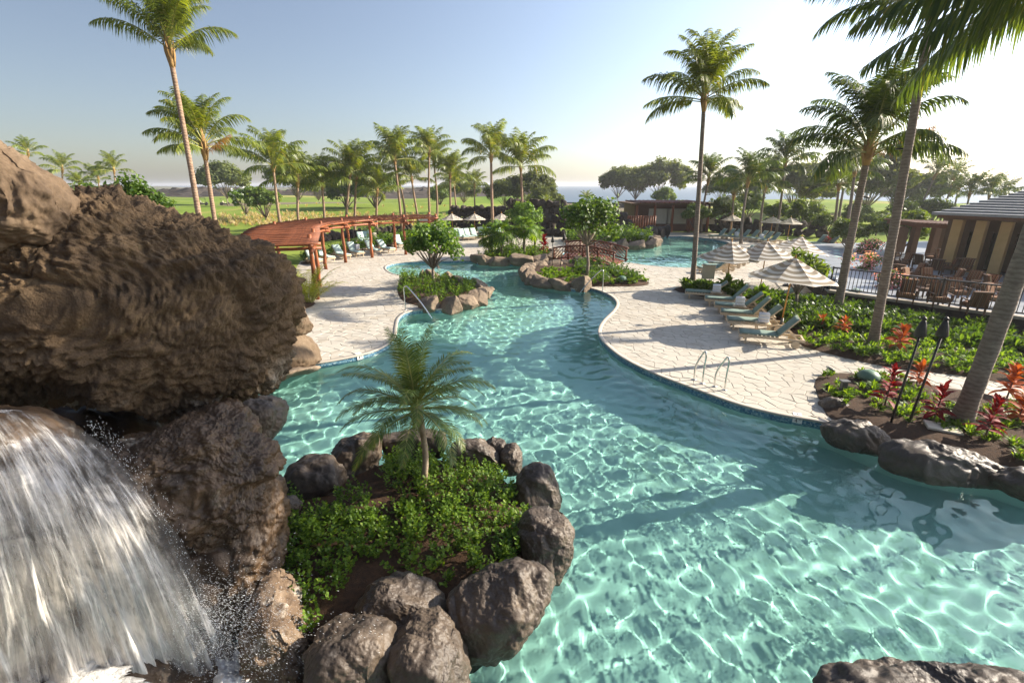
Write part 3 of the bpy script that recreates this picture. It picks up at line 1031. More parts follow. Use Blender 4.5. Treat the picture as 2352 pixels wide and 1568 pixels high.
B(hero_rock([(575, 905), (610, 902), (640, 912), (652, 940), (648, 975), (634, 1005), (600, 1010), (560, 980)], 8.4, .55, 6, 'smooth', 43, 'ringrock', .7, 4), 'small smooth dark boulder in the water under the overhang')
B(hero_rock([(650, 685), (690, 690), (705, 720), (712, 745), (700, 770), (670, 782), (630, 775), (620, 720)], 13.6, .9, 6, 'smooth', 47, 'lava_top', .7, 6), 'faceted brown boulder leaning on the huge rock, upper one by the deck')
B(hero_rock([(600, 775), (690, 768), (712, 790), (728, 828), (700, 850), (640, 858), (590, 850)], 13.4, 1.1, 6, 'smooth', 53, 'lava_top', .7, 6), 'faceted brown boulder at the deck edge, below its twin')
B(hero_rock([(560, 860), (640, 845), (735, 836), (738, 850), (690, 862), (620, 880), (560, 890)], 13.0, 1.2, 5, 'smooth', 59, 'farrock', .7, 3), 'low flat rock ledge at the waterline by the deck')
# unseen rock masses added beside and behind the viewer to shade the near rocks
for c_, s_, sd_, lab in (((-7.5, -2.2, 4.2), (4.2, 3.6, 5.2), 301, 'unseen rock mass added for shade beside the viewer, left of the waterfall'), ((.5, -5.5, 2.6), (4.6, 3.2, 4.2), 303, 'unseen rock mass added for shade behind the viewer')):
    p_, f_ = ico(5)
    q_ = facets(p_, np.random.default_rng(sd_), 14, .6, .9) * np.array(s_)
    q_ = relief(q_, p_, 'rough', sd_)
    B(inst('boulder', np_mesh('boulder', q_, f_, M['lava'], True), None, c_), lab)
# cave wall behind the fall, out of the light
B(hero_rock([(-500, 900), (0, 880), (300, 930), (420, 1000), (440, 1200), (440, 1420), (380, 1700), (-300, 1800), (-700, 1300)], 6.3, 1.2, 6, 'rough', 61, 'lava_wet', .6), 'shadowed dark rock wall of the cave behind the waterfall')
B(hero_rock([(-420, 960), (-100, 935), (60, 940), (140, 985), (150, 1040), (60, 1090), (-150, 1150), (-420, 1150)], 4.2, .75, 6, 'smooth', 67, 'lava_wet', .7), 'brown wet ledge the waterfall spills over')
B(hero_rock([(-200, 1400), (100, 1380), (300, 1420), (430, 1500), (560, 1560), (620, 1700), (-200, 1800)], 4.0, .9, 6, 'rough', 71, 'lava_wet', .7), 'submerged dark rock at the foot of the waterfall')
B(hero_rock([(1868, 1590), (1900, 1560), (1950, 1545), (2040, 1558), (2150, 1562), (2230, 1566), (2352, 1558), (2480, 1600), (2480, 1760), (1850, 1760)], None, .5, 7, 'smooth', 73, 'ringrock', .7, 5), 'brown rock edge at the bottom right corner of the pool')

ring = thing('rock_border', 'ring of dark lava boulders around the small palm island', 'rock border', (-1.3, 6.6, -.2))
def R4(o):
    o.location = Vector(o.location) - Vector((-1.3, 6.6, -.2))
    return o
island_rocks = [
    ([(659, 1100), (672, 1065), (705, 1048), (760, 1052), (800, 1075), (807, 1105), (790, 1135), (700, 1160), (660, 1150)], 7.75, .5),
    ([(766, 1030), (785, 1010), (830, 998), (872, 1005), (880, 1050), (860, 1105), (800, 1110), (770, 1070)], 8.3, .5),
    ([(868, 1000), (913, 992), (940, 984), (1000, 982), (1032, 990), (1042, 1020), (1030, 1050), (900, 1060)], 8.75, .45),
    ([(1035, 1010), (1060, 998), (1100, 1005), (1140, 1025), (1164, 1055), (1150, 1092), (1090, 1100), (1040, 1070)], 8.35, .45),
    ([(1111, 1015), (1130, 1004), (1158, 1015), (1162, 1040), (1120, 1045)], 8.8, .3),
    ([(1152, 1050), (1165, 1025), (1185, 1020), (1198, 1040), (1194, 1085), (1160, 1090)], 8.25, .28),
    ([(1180, 1090), (1195, 1066), (1230, 1060), (1260, 1070), (1280, 1105), (1295, 1150), (1280, 1180), (1220, 1185), (1185, 1160)], 7.6, .42),
    ([(1188, 1210), (1215, 1170), (1260, 1163), (1300, 1175), (1320, 1210), (1326, 1250), (1310, 1300), (1285, 1345), (1240, 1350), (1200, 1310)], 6.5, .5),
    ([(1025, 1370), (1050, 1340), (1110, 1310), (1190, 1290), (1250, 1310), (1275, 1345), (1262, 1400), (1200, 1460), (1130, 1500), (1060, 1510), (1030, 1450)], 5.4, .55),
    ([(800, 1400), (832, 1340), (870, 1322), (940, 1325), (985, 1345), (1015, 1385), (1030, 1420), (990, 1470), (900, 1480), (820, 1460)], 5.05, .45),
    ([(893, 1470), (950, 1420), (1010, 1405), (1050, 1450), (1075, 1520), (1080, 1620), (900, 1640)], 4.65, .5),
    ([(700, 1480), (760, 1425), (830, 1415), (900, 1440), (915, 1500), (920, 1650), (690, 1650)], 4.5, .5),
    ([(640, 1150), (670, 1140), (690, 1160), (680, 1200), (630, 1220), (610, 1180)], 7.2, .35),
]
for i, (pl, Yc, th) in enumerate(island_rocks):
    R4(hero_rock(pl, None, th, 7 if i > 6 else 6, 'smooth', 100 + i * 3, 'ringrock', .62, 9, ring, 'rock', .85, .12 if i < 8 else .2, sm=2))
isl = ccw(smooth2(pts2([(640, 1190), (720, 1150), (830, 1095), (930, 1060), (1050, 1070), (1150, 1105), (1215, 1180), (1235, 1270), (1190, 1350), (1080, 1420), (950, 1440), (840, 1470), (740, 1490), (600, 1400), (590, 1280)]), .3))
def isl_z(x, y):
    d = float(edge_dist(isl, np.array([x]), np.array([y]))[0])
    return .06 + min(d * .25, .16) + .03 * math.sin(x * 4) * math.sin(y * 3.3)
x0, x1 = min(p.x for p in isl), max(p.x for p in isl)
y0, y1 = min(p.y for p in isl), max(p.y for p in isl)
ex = [Vector((a, b)) for a in np.arange(x0, x1, .25) for b in np.arange(y0, y1, .25)]
ii_ = inside(isl, np.array([e.x for e in ex]), np.array([e.y for e in ex])) & (edge_dist(isl, np.array([e.x for e in ex]), np.array([e.y for e in ex])) > .1)
S(inst('planting_bed', cdt_mesh('planting_bed', isl, [], 0, M['soil'], [e for e, k in zip(ex, ii_) if k], isl_z)))
wall_strip('bed_side', isl, -1.3, .07, M['basalt'], None)['kind'] = 'structure'

# smaller rocks share a few meshes
def rock_mesh(seed, mat, sub=5, kind='smooth', fac=18):
    rng = np.random.default_rng(seed)
    p, f_ = ico(sub)
    q = facets(p, rng, fac, .5, .82)
    nrm = q / np.linalg.norm(q, axis=1)[:, None]
    q = relief(q * 1.2 + seed, nrm, kind, seed) - seed
    q /= np.abs(q).max(0)
    return np_mesh('rock', q, f_, M[mat], True)
ROCKS = {m_: [rock_mesh(s_ * 17 + 5, m_, 5 if m_ == 'farrock' else 4) for s_ in range(7)] for m_ in ('farrock', 'darkrock')}
rr = random.Random(21)
def border(label, px, size, mat='farrock', zc=-.02, hz=.75, world_pts=None, cat='rock border', closed=False):
    P = world_pts or smooth2(pts2(px), .05, closed)
    root = thing('rock_border', label, cat, (P[0].x, P[0].y, -.15))
    i, L = 0, 0
    while i < len(P) - 1:
        s_ = size * rr.uniform(.75, 1.35)
        j = i
        acc = 0
        while j < len(P) - 1 and acc < s_:
            acc += (P[j + 1] - P[j]).length
            j += 1
        c = P[(i + j) // 2]
        t = P[j] - P[i]
        o = inst('rock', rr.choice(ROCKS[mat]), root, (c.x - P[0].x, c.y - P[0].y, zc + .15 + rr.uniform(-.05, .05)), (rr.uniform(-.2, .2), rr.uniform(-.2, .2), math.atan2(t.y, t.x) + rr.uniform(-.25, .25)), (acc * .7, size * rr.uniform(.48, .66), size * hz * rr.uniform(.5, .75)))
        o.cycles.is_caustics_receiver = True
        i = j
    return root
border('curved rock border of the near left planter with the sea grape tree', [(972, 706), (1050, 706), (1100, 690), (1113, 674), (1098, 659), (1060, 650), (1010, 644), (965, 640)], 1.0, zc=.05)
border('rock border of the planter island in front of the bridge', [(1352, 660), (1295, 659), (1240, 650), (1208, 636), (1210, 622), (1232, 614), (1265, 610), (1305, 606), (1345, 606), (1392, 606)], 1.0, zc=.05)
border('rock border of the fan palm planter across the lagoon', [(1090, 600), (1130, 604), (1180, 605), (1235, 602), (1262, 597), (1276, 588)], 1.15, zc=.08)
border('rock border of the planting bed behind the bridge', [(1312, 576), (1345, 572), (1400, 570), (1465, 569), (1500, 564), (1503, 556), (1490, 551)], 1.3, zc=.1)
border('dark rocks along the far pool bank by the hut', [(1482, 546), (1500, 543), (1530, 541)], 1.6, 'darkrock', .3, 1.1)
be = thing('rock_border', 'big flat rocks edging the red plant bed at the pool', 'rock border', (9, 9, -.2))
for pl, Yc, th, sd in (([(1888, 930), (1900, 915), (1925, 912), (1950, 935), (1955, 960), (1920, 968), (1890, 955)], 11.6, .3, 5), ([(1890, 975), (1930, 960), (1990, 970), (2035, 1000), (2050, 1060), (1990, 1062), (1920, 1035), (1890, 1010)], 10.3, .4, 8), ([(2025, 1035), (2060, 1010), (2150, 1013), (2230, 1033), (2295, 1070), (2310, 1125), (2200, 1135), (2100, 1112), (2035, 1080)], 9.1, .5, 12), ([(2285, 1100), (2330, 1072), (2420, 1085), (2470, 1150), (2340, 1165)], 8.6, .5, 15)):
    o = hero_rock(pl, None, th, 6, 'smooth', 200 + sd, 'ringrock', .7, 6, be, 'rock', zc=-.06)
    o.location = Vector(o.location) - Vector((9, 9, -.2))
# dark lava wall behind the far umbrellas, built of boulders
def rock_wall(label, px0, px1, rows, size, mat='darkrock', n=None, h0=0.0):
    a, b = G(*px0), G(*px1)
    root = thing('lava_wall', label, 'rock wall', a)
    d = b - a
    k = n or int(d.length / (size * 1.25))
    for r_ in range(rows):
        for i in range(k):
            t = (i + .5 * (r_ % 2) + rr.uniform(-.2, .2)) / k
            p = d * t
            z = h0 + size * .55 + r_ * size * 1.05
            inst('rock', rr.choice(ROCKS[mat]), root, (p.x, p.y + r_ * .45 + rr.uniform(-.2, .2), z), (rr.uniform(0, 6), rr.uniform(0, 6), rr.uniform(0, 6)), [size * rr.uniform(.65, 1.05) for _ in range(3)])
    return root
rock_wall('dark lava boulder wall behind the far left umbrellas', (1035, 522), (1175, 531), 4, .62)
rock_wall('stacked lava boulder mound behind the small trees', (1175, 536), (1310, 545), 5, .66)
rock_wall('low lava boulder wall right of the mound', (1310, 540), (1450, 536), 3, .7)
rock_wall('dark lava bank behind the far right loungers', (1600, 530), (1900, 545), 2, .7)
rock_wall('low lava stone edge along the lawn behind the pergola', (690, 560), (950, 528), 1, .6, n=26)

# ================================================================== vegetation
def frond(name, L, elev, droop, n, ll, seed, hang=.5, w=.05, mats=None, start=.16, fwd=.6):
    rng = random.Random(seed)
    K = 14
    pts, tan = [], []
    p = Vector((0, 0, 0))
    curl = rng.uniform(-.12, .12)
    for i in range(K + 1):
        s = i / K
        a = elev - droop * s ** 2.1
        t = Vector((math.cos(a), curl * s * 1.5, math.sin(a))).normalized()
        pts.append(p.copy()); tan.append(t)
        p = p + t * (L / K)
    mb = MB()
    mb.tube(pts[::2], [max(.045 * (1 - i / 7.0) ** 1.2 * L / 3.5, .004) for i in range(len(pts[::2]))], 4, 1)
    for i in range(n):
        s = start + (1 - start) * (i + rng.uniform(-.2, .2)) / n
        s = min(max(s, 0), .999)
        k = s * K
        j = int(k)
        q = pts[j].lerp(pts[min(j + 1, K)], k - j)
        T = tan[j]
        side0 = T.cross(Vector((0, 0, 1)))
        if side0.length < .05: side0 = Vector((0, 1, 0))
        side0.normalize()
        N = side0.cross(T).normalized()
        prof = (.45 + 1.1 * (s - start) / .3) if s < start + .3 * .5 else 1.0
        prof = min(prof, 1) * (1 - .72 * max(0, (s - .55) / .45) ** 1.4)
        for sg in (-1, 1):
            l = ll * prof * rng.uniform(.8, 1.1)
            d0 = (T * (fwd + .5 * s) + side0 * sg * 1.0 + N * rng.uniform(.05, .35)).normalized()
            hg = hang * rng.uniform(.5, 1.4)
            d1 = (d0 + Vector((0, 0, -hg * .6))).normalized()
            d2 = (d0 + Vector((0, 0, -hg * 1.7))).normalized()
            m1 = q + d1 * l * .45
            m2 = m1 + d2 * l * .55
            wv = (T - d1 * T.dot(d1)).normalized() * w * .5 * (.6 + .4 * prof)
            mb.add([q - wv * .5, q + wv * .5, m1 + wv, m1 - wv, m2], [(0, 1, 2, 3), (3, 2, 4)], 0)
    return mb.mesh(name, mats)

PM, PMR = [M['leaf_palm'], M['rachis']], [M['leaf_palm_r'], M['rachis']]
ELEV = [86, 79, 71, 62, 52, 40, 26, 10, -8]
FR = {}
for key, n, w, mats in (('lo', 34, .085, PM), ('lor', 34, .085, PMR), ('hi', 64, .055, PM), ('hir', 64, .055, PMR)):
    FR[key] = []
    for i, e in enumerate(ELEV):
        for v in (0, 1):
            FR[key].append((e, frond('frond', 1.0 * 3.6, R(e), R(38 + 52 * (1 - abs(e - 50) / 70) + v * 24 - (20 if e < 0 else 0)), n, 1.05, i * 7 + v + 3, .75 + .8 * (1 - e / 90), w, mats)))
FR['dead'] = [(5, frond('frond', 3.2, R(35), R(20), 34, .9, 99, 1.6, .05, [M['leaf_dead'], M['boot']]))]
pr = random.Random(77)
def palm(base, top, r0, L, nf, key, label, group=None, dead=0, trunk='trunk', coll=True, emin=0, wind=None, name='coconut_palm', flare=1.35, ew=1.25):
    base, top = Vector(base), Vector(top)
    root = thing(name, label, 'palm tree', base, 0, group)
    h = top - base
    mb = MB()
    K = 22 if key.startswith('hi') else 10
    bend = Vector((pr.uniform(-1, 1), pr.uniform(-1, 1), 0)) * .03 * h.length
    pts, rad = [], []
    for i in range(K + 1):
        s = i / K
        pts.append(h * s + bend * math.sin(math.pi * s) * (1 - s * .4))
        rad.append(r0 * ((flare if i == 0 else 1 + (flare - 1) * max(0, 1 - s * 8) ** 2) * (1 - .33 * s)) * (1 + (.035 if i % 2 else -.02)))
    pts[0] = pts[0] - Vector((0, 0, .15))
    mb.tube(pts, rad, 12 if key.startswith('hi') else 8)
    mb.build('trunk', M[trunk], root, True)
    # leaf sheaths at the top of the trunk
    mb = MB()
    rt = rad[-1]
    ax = (pts[-1] - pts[-2]).normalized()
    mb.tube([h - ax * .35, h - ax * .15, h + ax * .15, h + ax * .55, h + ax * .95], [rt * 1.0, rt * 1.35, rt * 1.55, rt * 1.15, rt * .35], 8)
    for i in range(7):
        a = i * 2.4
        o_ = Vector((math.cos(a), math.sin(a), 0))
        mb.tube([h - ax * (.25 - .1 * (i % 3)) + o_ * rt, h + ax * (.05 + .1 * (i % 3)) + o_ * rt * 1.7, h + ax * (.25 + .08 * i) + o_ * rt * 2.1], [.03, .035, .012], 4)
    mb.build('leaf_sheath', M['boot'], root, True)
    crown = part('crown', root, h)
    sc_ = L / 3.6
    a = pr.uniform(0, 6.28)
    cand = [q for q in FR[key] if q[0] >= emin]
    for i in range(nf):
        a += 2.39996 + pr.uniform(-.25, .25)
        e = (i / (nf - 1)) ** ew
        k = min(int(e * len(cand)), len(cand) - 1)
        k = min(max(k + pr.randint(-1, 1), 0), len(cand) - 1)
        s_ = sc_ * pr.uniform(.85, 1.1) * (.8 + .2 * min(1, e * 3))
        az = a
        if wind is not None:               # fronds swept round by the breeze
            az = wind + math.atan2(math.sin(a - wind), math.cos(a - wind)) * .8
        o_ = Vector((math.cos(az), math.sin(az), 0)) * rt * .8
        inst('frond', cand[k][1], crown, ax * (.75 - .6 * e) + o_, (pr.uniform(-.25, .25), pr.uniform(-.12, .12), az), s_)
    for i in range(dead):
        az = -.15 + i * 1.9
        inst('frond', FR['dead'][0][1], crown, Vector((math.cos(az) * rt, math.sin(az) * rt, 0)), (0, 0, az), sc_ * .75)['label'] = 'dry brown frond'
    return root

def palm_px(bx, by, tx, ty, r0, L, nf, key, label, Y=None, **kw):
    b = G(bx, by) if Y is None else D(bx, by, Y)
    if Y is not None: b.z = 0
    t = D(tx, ty, b.y)
    return palm((b.x, b.y, -.05), t, r0, L, nf, key, label, **kw)

# tall near palms
palm_px(470, 640, 392, 132, .105, 2.15, 26, 'hi', 'tall coconut palm rising behind the huge boulder at top left', Y=17, emin=38, wind=1.4)
palm_px(512, 640, 470, 352, .11, 2.1, 26, 'hi', 'shorter coconut palm with a dry brown frond behind the boulder', Y=20.5, dead=2, wind=2.6)
palm_px(1590, 662, 1617, 242, .135, 3.0, 32, 'hi', 'tall slender coconut palm standing alone on the right deck', trunk='trunk_grey')
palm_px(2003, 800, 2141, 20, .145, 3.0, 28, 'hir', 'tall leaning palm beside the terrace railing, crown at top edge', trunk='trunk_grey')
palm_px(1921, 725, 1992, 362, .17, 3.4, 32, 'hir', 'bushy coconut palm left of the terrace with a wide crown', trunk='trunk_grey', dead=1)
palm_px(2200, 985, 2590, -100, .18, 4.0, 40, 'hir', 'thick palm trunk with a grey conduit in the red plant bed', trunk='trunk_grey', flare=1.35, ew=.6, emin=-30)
# back row behind the pergola
lo = []
for bx, by, tx, ty, L in ((652, 556, 628, 388, 3.9), (691, 548, 684, 424, 3.6), (746, 542, 740, 430, 3.5), (795, 540, 804, 400, 3.7), (815, 537, 818, 418, 3.3), (866, 535, 866, 446, 3.2), (924, 533, 907, 372, 4.2), (933, 522, 912, 392, 3.2), (964, 521, 946, 416, 3.3), (989, 521, 986, 356, 3.6), (1003, 514, 997, 378, 3.6), (1036, 516, 1034, 406, 3.6), (1050, 498, 1043, 428, 3.4), (1092, 494, 1090, 428, 3.0)):
    lo.append(palm_px(bx, by, tx, ty, 0.16, L, 26, 'lo', '', group='palms behind the pergola', wind=2.7 if rr.random() < .5 else None))
rank_labels(lo, 'coconut palm, %s in the row behind the pergola')
for bx, by, tx, ty, L, lab in ((1133, 545, 1128, 366, 3.9, 'coconut palm by the far left umbrellas, left of a pair'), (1198, 538, 1196, 388, 4.4, 'coconut palm behind the lagoon, right of a pair')):
    palm_px(bx, by, tx, ty, .17, L, 22, 'lo', lab, group='pair of palms behind the lagoon')
lo = []
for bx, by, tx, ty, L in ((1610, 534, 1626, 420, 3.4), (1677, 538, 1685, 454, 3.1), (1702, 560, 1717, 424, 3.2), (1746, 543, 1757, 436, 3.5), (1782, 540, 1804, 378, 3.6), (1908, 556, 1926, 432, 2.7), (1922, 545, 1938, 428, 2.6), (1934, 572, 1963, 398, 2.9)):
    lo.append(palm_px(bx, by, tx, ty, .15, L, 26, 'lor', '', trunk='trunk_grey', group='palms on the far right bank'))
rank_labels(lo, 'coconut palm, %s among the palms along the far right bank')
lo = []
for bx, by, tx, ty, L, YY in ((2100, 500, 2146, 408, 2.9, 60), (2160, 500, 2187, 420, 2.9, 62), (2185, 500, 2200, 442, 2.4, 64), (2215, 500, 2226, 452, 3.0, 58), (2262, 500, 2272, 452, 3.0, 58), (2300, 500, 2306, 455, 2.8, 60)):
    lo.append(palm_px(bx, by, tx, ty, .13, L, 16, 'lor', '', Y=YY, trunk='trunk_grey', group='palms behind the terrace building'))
rank_labels(lo, 'distant coconut palm, %s of those behind the terrace roof')
lo = []
for tx, ty, YY, L in ((64, 358, 70, 2.6), (143, 394, 75, 3.0), (182, 428, 80, 2.4), (226, 416, 78, 3.0), (262, 396, 76, 3.2)):
    lo.append(palm_px(tx + 12, 520, tx, ty, .13, L, 16, 'lo', '', Y=YY, wind=2.9, group='palms behind the boulder'))
rank_labels(lo, 'wind blown palm, %s of those peeking over the boulder')

# the small date palm on the island
mats_d = [leaf_mat('date_leaflet', (.06, .105, .026), (.15, .20, .05), .35, .4, (.26, .22, .06), .05), M['rachis']]
DF = [frond('frond', 1.4, R(e), R(dr), 66, .28, 200 + i, .3, .015, mats_d, .1, .7) for i, (e, dr) in enumerate(((80, 30), (62, 75), (50, 95), (38, 95), (22, 90), (5, 75), (2, 70), (55, 60)))]
pb = G(972, 1150); pb.z = .2
pt = D(955, 935, pb.y + .05)
root = thing('date_palm', 'small feathery date palm growing on the rock ringed island', 'palm tree', pb)
h = pt - pb
mb = MB()
pts = [h * (i / 16) + Vector((.10 * math.sin(i / 16 * 3.14), 0, 0)) for i in range(17)]
mb.tube([pts[0] - Vector((0, 0, .12))] + pts, [.085] + [(.052 + .004 * (i % 2)) * (1 - .15 * i / 16) + (.05 * max(0, i - 11) / 5) for i in range(17)], 10)
mb.build('trunk', trunk_mat('date_trunk', (.42, .34, .25), (.24, .18, .12), 14), root, True)
mb = MB()
for i in range(26):
    a, z = i * 2.4, -.42 + i * .018
    o_ = Vector((math.cos(a), math.sin(a), 0))
    mb.tube([h + Vector((0, 0, z)) + o_ * .05, h + Vector((0, 0, z + .09)) + o_ * .11], [.022, .006], 4)
mb.build('leaf_sheath', M['boot'], root, True)
a = .4
dcrown = part('crown', root, h)
for i in range(34):
    a += 2.39996
    k = min(int((i / 34) ** .7 * 7), 6)
    if i % 7 == 3: k = 7
    inst('frond', DF[k], dcrown, Vector((0, 0, .10 - .14 * i / 30)), (pr.uniform(-.2, .2), 0, a), pr.uniform(.85, 1.12))

# ---- leaf clouds for trees and shrubs
def leaf_cloud(name, blobs, n, size, mat, seed, flat=.35, shell=.55, asp=.55, mats2=None):
    rng = np.random.default_rng(seed)
    vol = np.array([b[1] ** 2 for b in blobs])
    which = rng.choice(len(blobs), n, p=vol / vol.sum())
    C = np.array([b[0] for b in blobs])[which]
    Rr = np.array([b[1] for b in blobs])[which]
    d = rng.normal(size=(n, 3))
    d /= np.linalg.norm(d, axis=1)[:, None]
    rad = Rr * (shell + (1 - shell) * rng.random(n) ** .6)
    rad *= .8 + .35 * vnoise(C * 3 + d * 2.2, seed)
    P = C + d * rad[:, None] * np.array([1, 1, flat * 2])
    nrm = d + rng.normal(size=(n, 3)) * .6 + np.array([0, 0, .5])
    nrm /= np.linalg.norm(nrm, axis=1)[:, None]
    a = np.cross(nrm, rng.normal(size=(n, 3)))
    a /= np.linalg.norm(a, axis=1)[:, None]
    b = np.cross(nrm, a)
    s = size * rng.uniform(.6, 1.25, n)[:, None]
    tip = nrm * s * .18
    V = np.stack([P - a * s, P - a * s * .15 + b * s * asp, P + a * s - tip, P - a * s * .15 - b * s * asp], 1).reshape(-1, 3)
    Fq = np.arange(n * 4).reshape(n, 4)
    midx = None
    if mats2:
        midx = (rng.random(n) < mats2[1]).astype(int)
        mat = [mat, mats2[0]]
    return np_mesh(name, V, Fq, mat, False, midx)
def limbs(mb, base, tips, r0, fork=.45, seed=0, n=6):
    rng = random.Random(seed)
    base = Vector(base)
    fk = Vector((0, 0, base.z)) if False else None
    for t in tips:
        t = Vector(t)
        mid = base.lerp(t, .5) + Vector((rng.uniform(-.1, .1), rng.uniform(-.1, .1), .05)) * (t - base).length
        mb.tube([base, base.lerp(mid, .55), mid, t], [r0 * .62, r0 * .5, r0 * .38, r0 * .12], n)
def make_tree(h, spread, trunk_h, nblob, n, size, lmat, bmat, seed, r0=.12, flat=.3, umb=True, blob_r=.33, mats2=None, asp=.55):
    rng = random.Random(seed)
    blobs, tips = [], []
    for i in range(nblob):
        a = i * 2.4 + rng.uniform(-.3, .3)
        q = math.sqrt((i + .5) / nblob) * spread * .72
        z = trunk_h + (h - trunk_h) * (.45 + .4 * (1 - (q / spread) ** 2) + rng.uniform(-.16, .14)) - (.1 * h if i % 4 == 3 else 0)
        p = (q * math.cos(a), q * math.sin(a), z)
        blobs.append((p, spread * blob_r * rng.uniform(.75, 1.2)))
        tips.append((p[0] * .85, p[1] * .85, z - .08 * h))
    crown = leaf_cloud('crown', blobs, n, size, M[lmat], seed, flat, .35, asp, mats2)
    mb = MB()
    mb.tube([(0, 0, -.2), (.02 * h, .01 * h, trunk_h * .5), (-.015 * h, .01, trunk_h)], [r0 * 1.3, r0, r0 * .8], 8)
    limbs(mb, (-.015 * h, .01, trunk_h * .97), tips, r0 * .9, seed=seed)
    return crown, mb.mesh('trunk', M[bmat], True)
def tree(kind, loc, s, rz, label, cat='tree', group=None, name='tree', sz=None):
    root = thing(name, label, cat, loc, rz, group)
    inst('crown', kind[0], root, scale=(s, s, sz or s))
    inst('trunk', kind[1], root, scale=(s, s, sz or s))
    return root
FARV = [make_tree(4.2, 3.3, .8, 26, 7000, .17, 'leaf_far', 'bark', 300 + i, .05, .42, blob_r=.28) for i in range(3)]
BUSHY = [make_tree(4.2, 2.7, .5, 14, 3600, .2, 'leaf_tree', 'bark_dark', 320 + i, .13, .4, blob_r=.38) for i in range(2)]
PLUM = make_tree(3.2, 1.7, .6, 12, 1600, .16, 'leaf_fresh', 'bark', 333, .09, .42, blob_r=.33, mats2=(M['white'], .16))
GRAPE = [make_tree(h_, sp_, th_, 26, 3000, .10, 'leaf_grape', 'bark', 340 + i, .085, .5, blob_r=.3, asp=.8) for i, (h_, sp_, th_) in enumerate(((3.3, 1.85, 1.0), (4.5, 2.0, 2.1), (3.4, 1.9, 1.0)))]
def tpx(kind, px, s, label, **kw):
    p = G(*px)
    return tree(kind, (p.x, p.y, 0), s, rr.uniform(0, 6.28), label, **kw)
tpx(FARV[0], (525, 474), 2.4, 'broad crowned tree on the golf lawn at far left', sz=2.4)
tpx(PLUM, (568, 506), 1.5, 'white flowering small tree left of the palm row')
tpx(BUSHY[0], (612, 510), 1.15, 'dark bushy tree between the flowering tree and first palm')
tpx(FARV[1], (690, 478), 2.3, 'spreading tree behind the second and third palms')
tpx(FARV[2], (735, 475), 2.0, 'grey green tree behind the third palm on the lawn')
tpx(BUSHY[1], (797, 490), 1.55, 'round bushy tree left of the big round tree')
tpx(BUSHY[0], (865, 490), 1.95, 'big round dense tree in the middle of the lawn')
tpx(FARV[1], (1065, 478), 1.5, 'low reddish green tree right of the pergola palms')
tpx(BUSHY[1], (1010, 480), 1.1, 'small round tree behind the palm cluster')
tpx(FARV[0], (1160, 492), 1.4, 'yellow green tree between the palm pair')
tpx(FARV[2], (1218, 492), 1.7, 'tall airy tree right of the palm pair')
tpx(FARV[1], (1255, 498), 1.1, 'low spreading tree on the rock mound')
lo = [tpx(FARV[k], p, s, '', group='three umbrella trees on the far lawn') for k, p, s in ((0, (1418, 471), 2.2), (1, (1457, 474), 2.1), (2, (1515, 474), 2.5))]
rank_labels(lo, '%s of three umbrella shaped trees on the far lawn')
tpx(BUSHY[0], (1522, 488), 1.1, 'feathery green tree in front of the three umbrella trees')
tpx(FARV[0], (1655, 478), 1.6, 'distant tree behind the right bank palms')
tpx(FARV[2], (1720, 480), 1.4, 'small distant tree right of a leaning palm')
tpx(FARV[1], (1815, 500), 1.9, 'wide pale tree behind the far right umbrellas')
tpx(FARV[0], (1870, 488), 1.3, 'small lone tree on the far right lawn')
tpx(FARV[2], (1985, 508), 2.2, 'large pale feathery tree behind the bushy palm')
tpx(FARV[1], (2050, 500), 1.5, 'hazy tree between the bushy palm and the leaning palm')
tpx(FARV[0], (2110, 500), 1.6, 'hazy low tree left of the terrace roof')
tpx(BUSHY[0], (1595, 536), .75, 'dark shrub behind the lone tall palm')
tpx(BUSHY[1], (1660, 534), .85, 'leafy bush behind the far right loungers')
tpx(BUSHY[0], (1712, 520), 1.0, 'green bush between the right bank palms')
tpx(BUSHY[1], (1840, 536), .8, 'bush right of the far umbrellas')
tpx(BUSHY[0], (1945, 585), .62, 'round green shrub tree by the terrace pergola')
tpx(BUSHY[1], (1548, 525), .7, 'small tree in front of the far hut, right one')
tpx(BUSHY[0], (1488, 520), .7, 'small tree beside the hut stairs')
lo = [tpx(BUSHY[i % 2], p_, s_, '', cat='shrub', name='shrub', group='shrubs beyond the terrace') for i, (p_, s_) in enumerate((((1775, 529), .75), ((1855, 529), .7), ((1893, 545), .55), ((1960, 533), .7), ((2012, 541), .6), ((2062, 532), .75), ((2096, 527), .8), ((2135, 529), .8)))]
rank_labels(lo, 'leafy green shrub, %s of the row on the far right bank')
# sea grape trees near the pool
tpx(GRAPE[0], (997, 658), 1.0, 'sea grape tree in the near left planter')
tpx(GRAPE[1], (1347, 648), 1.0, 'sea grape tree standing before the bridge')
tpx(GRAPE[2], (1205, 560), 1.05, 'sea grape tree behind the fan palms')
PLB = make_tree(2.6, 1.25, .7, 13, 520, .17, 'leaf_tree', 'bark', 351, .07, .5, blob_r=.3, asp=.32)
tree(PLB, (12.4, 20.6, 0), 1.0, .4, 'open branched frangipani tree between the striped umbrellas')
# bright shrub on top of the rocks, top left
sh = thing('shrub', 'bright green leafy shrub behind the huge boulder top', 'shrub', D(300, 470, 11))
bl = []
for x, y in ((200, 440), (235, 448), (270, 440), (300, 425), (320, 440), (345, 455), (375, 468), (250, 460), (310, 460)):
    bl.append((tuple(D(x, y, 11) - D(300, 470, 11)), .32))
inst('foliage', leaf_cloud('foliage', bl, 2400, .05, M['leaf_grape'], 9, .5, .3), sh)
mb = MB(); limbs(mb, (0, 0, -1.2), [b[0] for b in bl], .06, seed=3); mb.build('stem', M['bark'], sh, True)

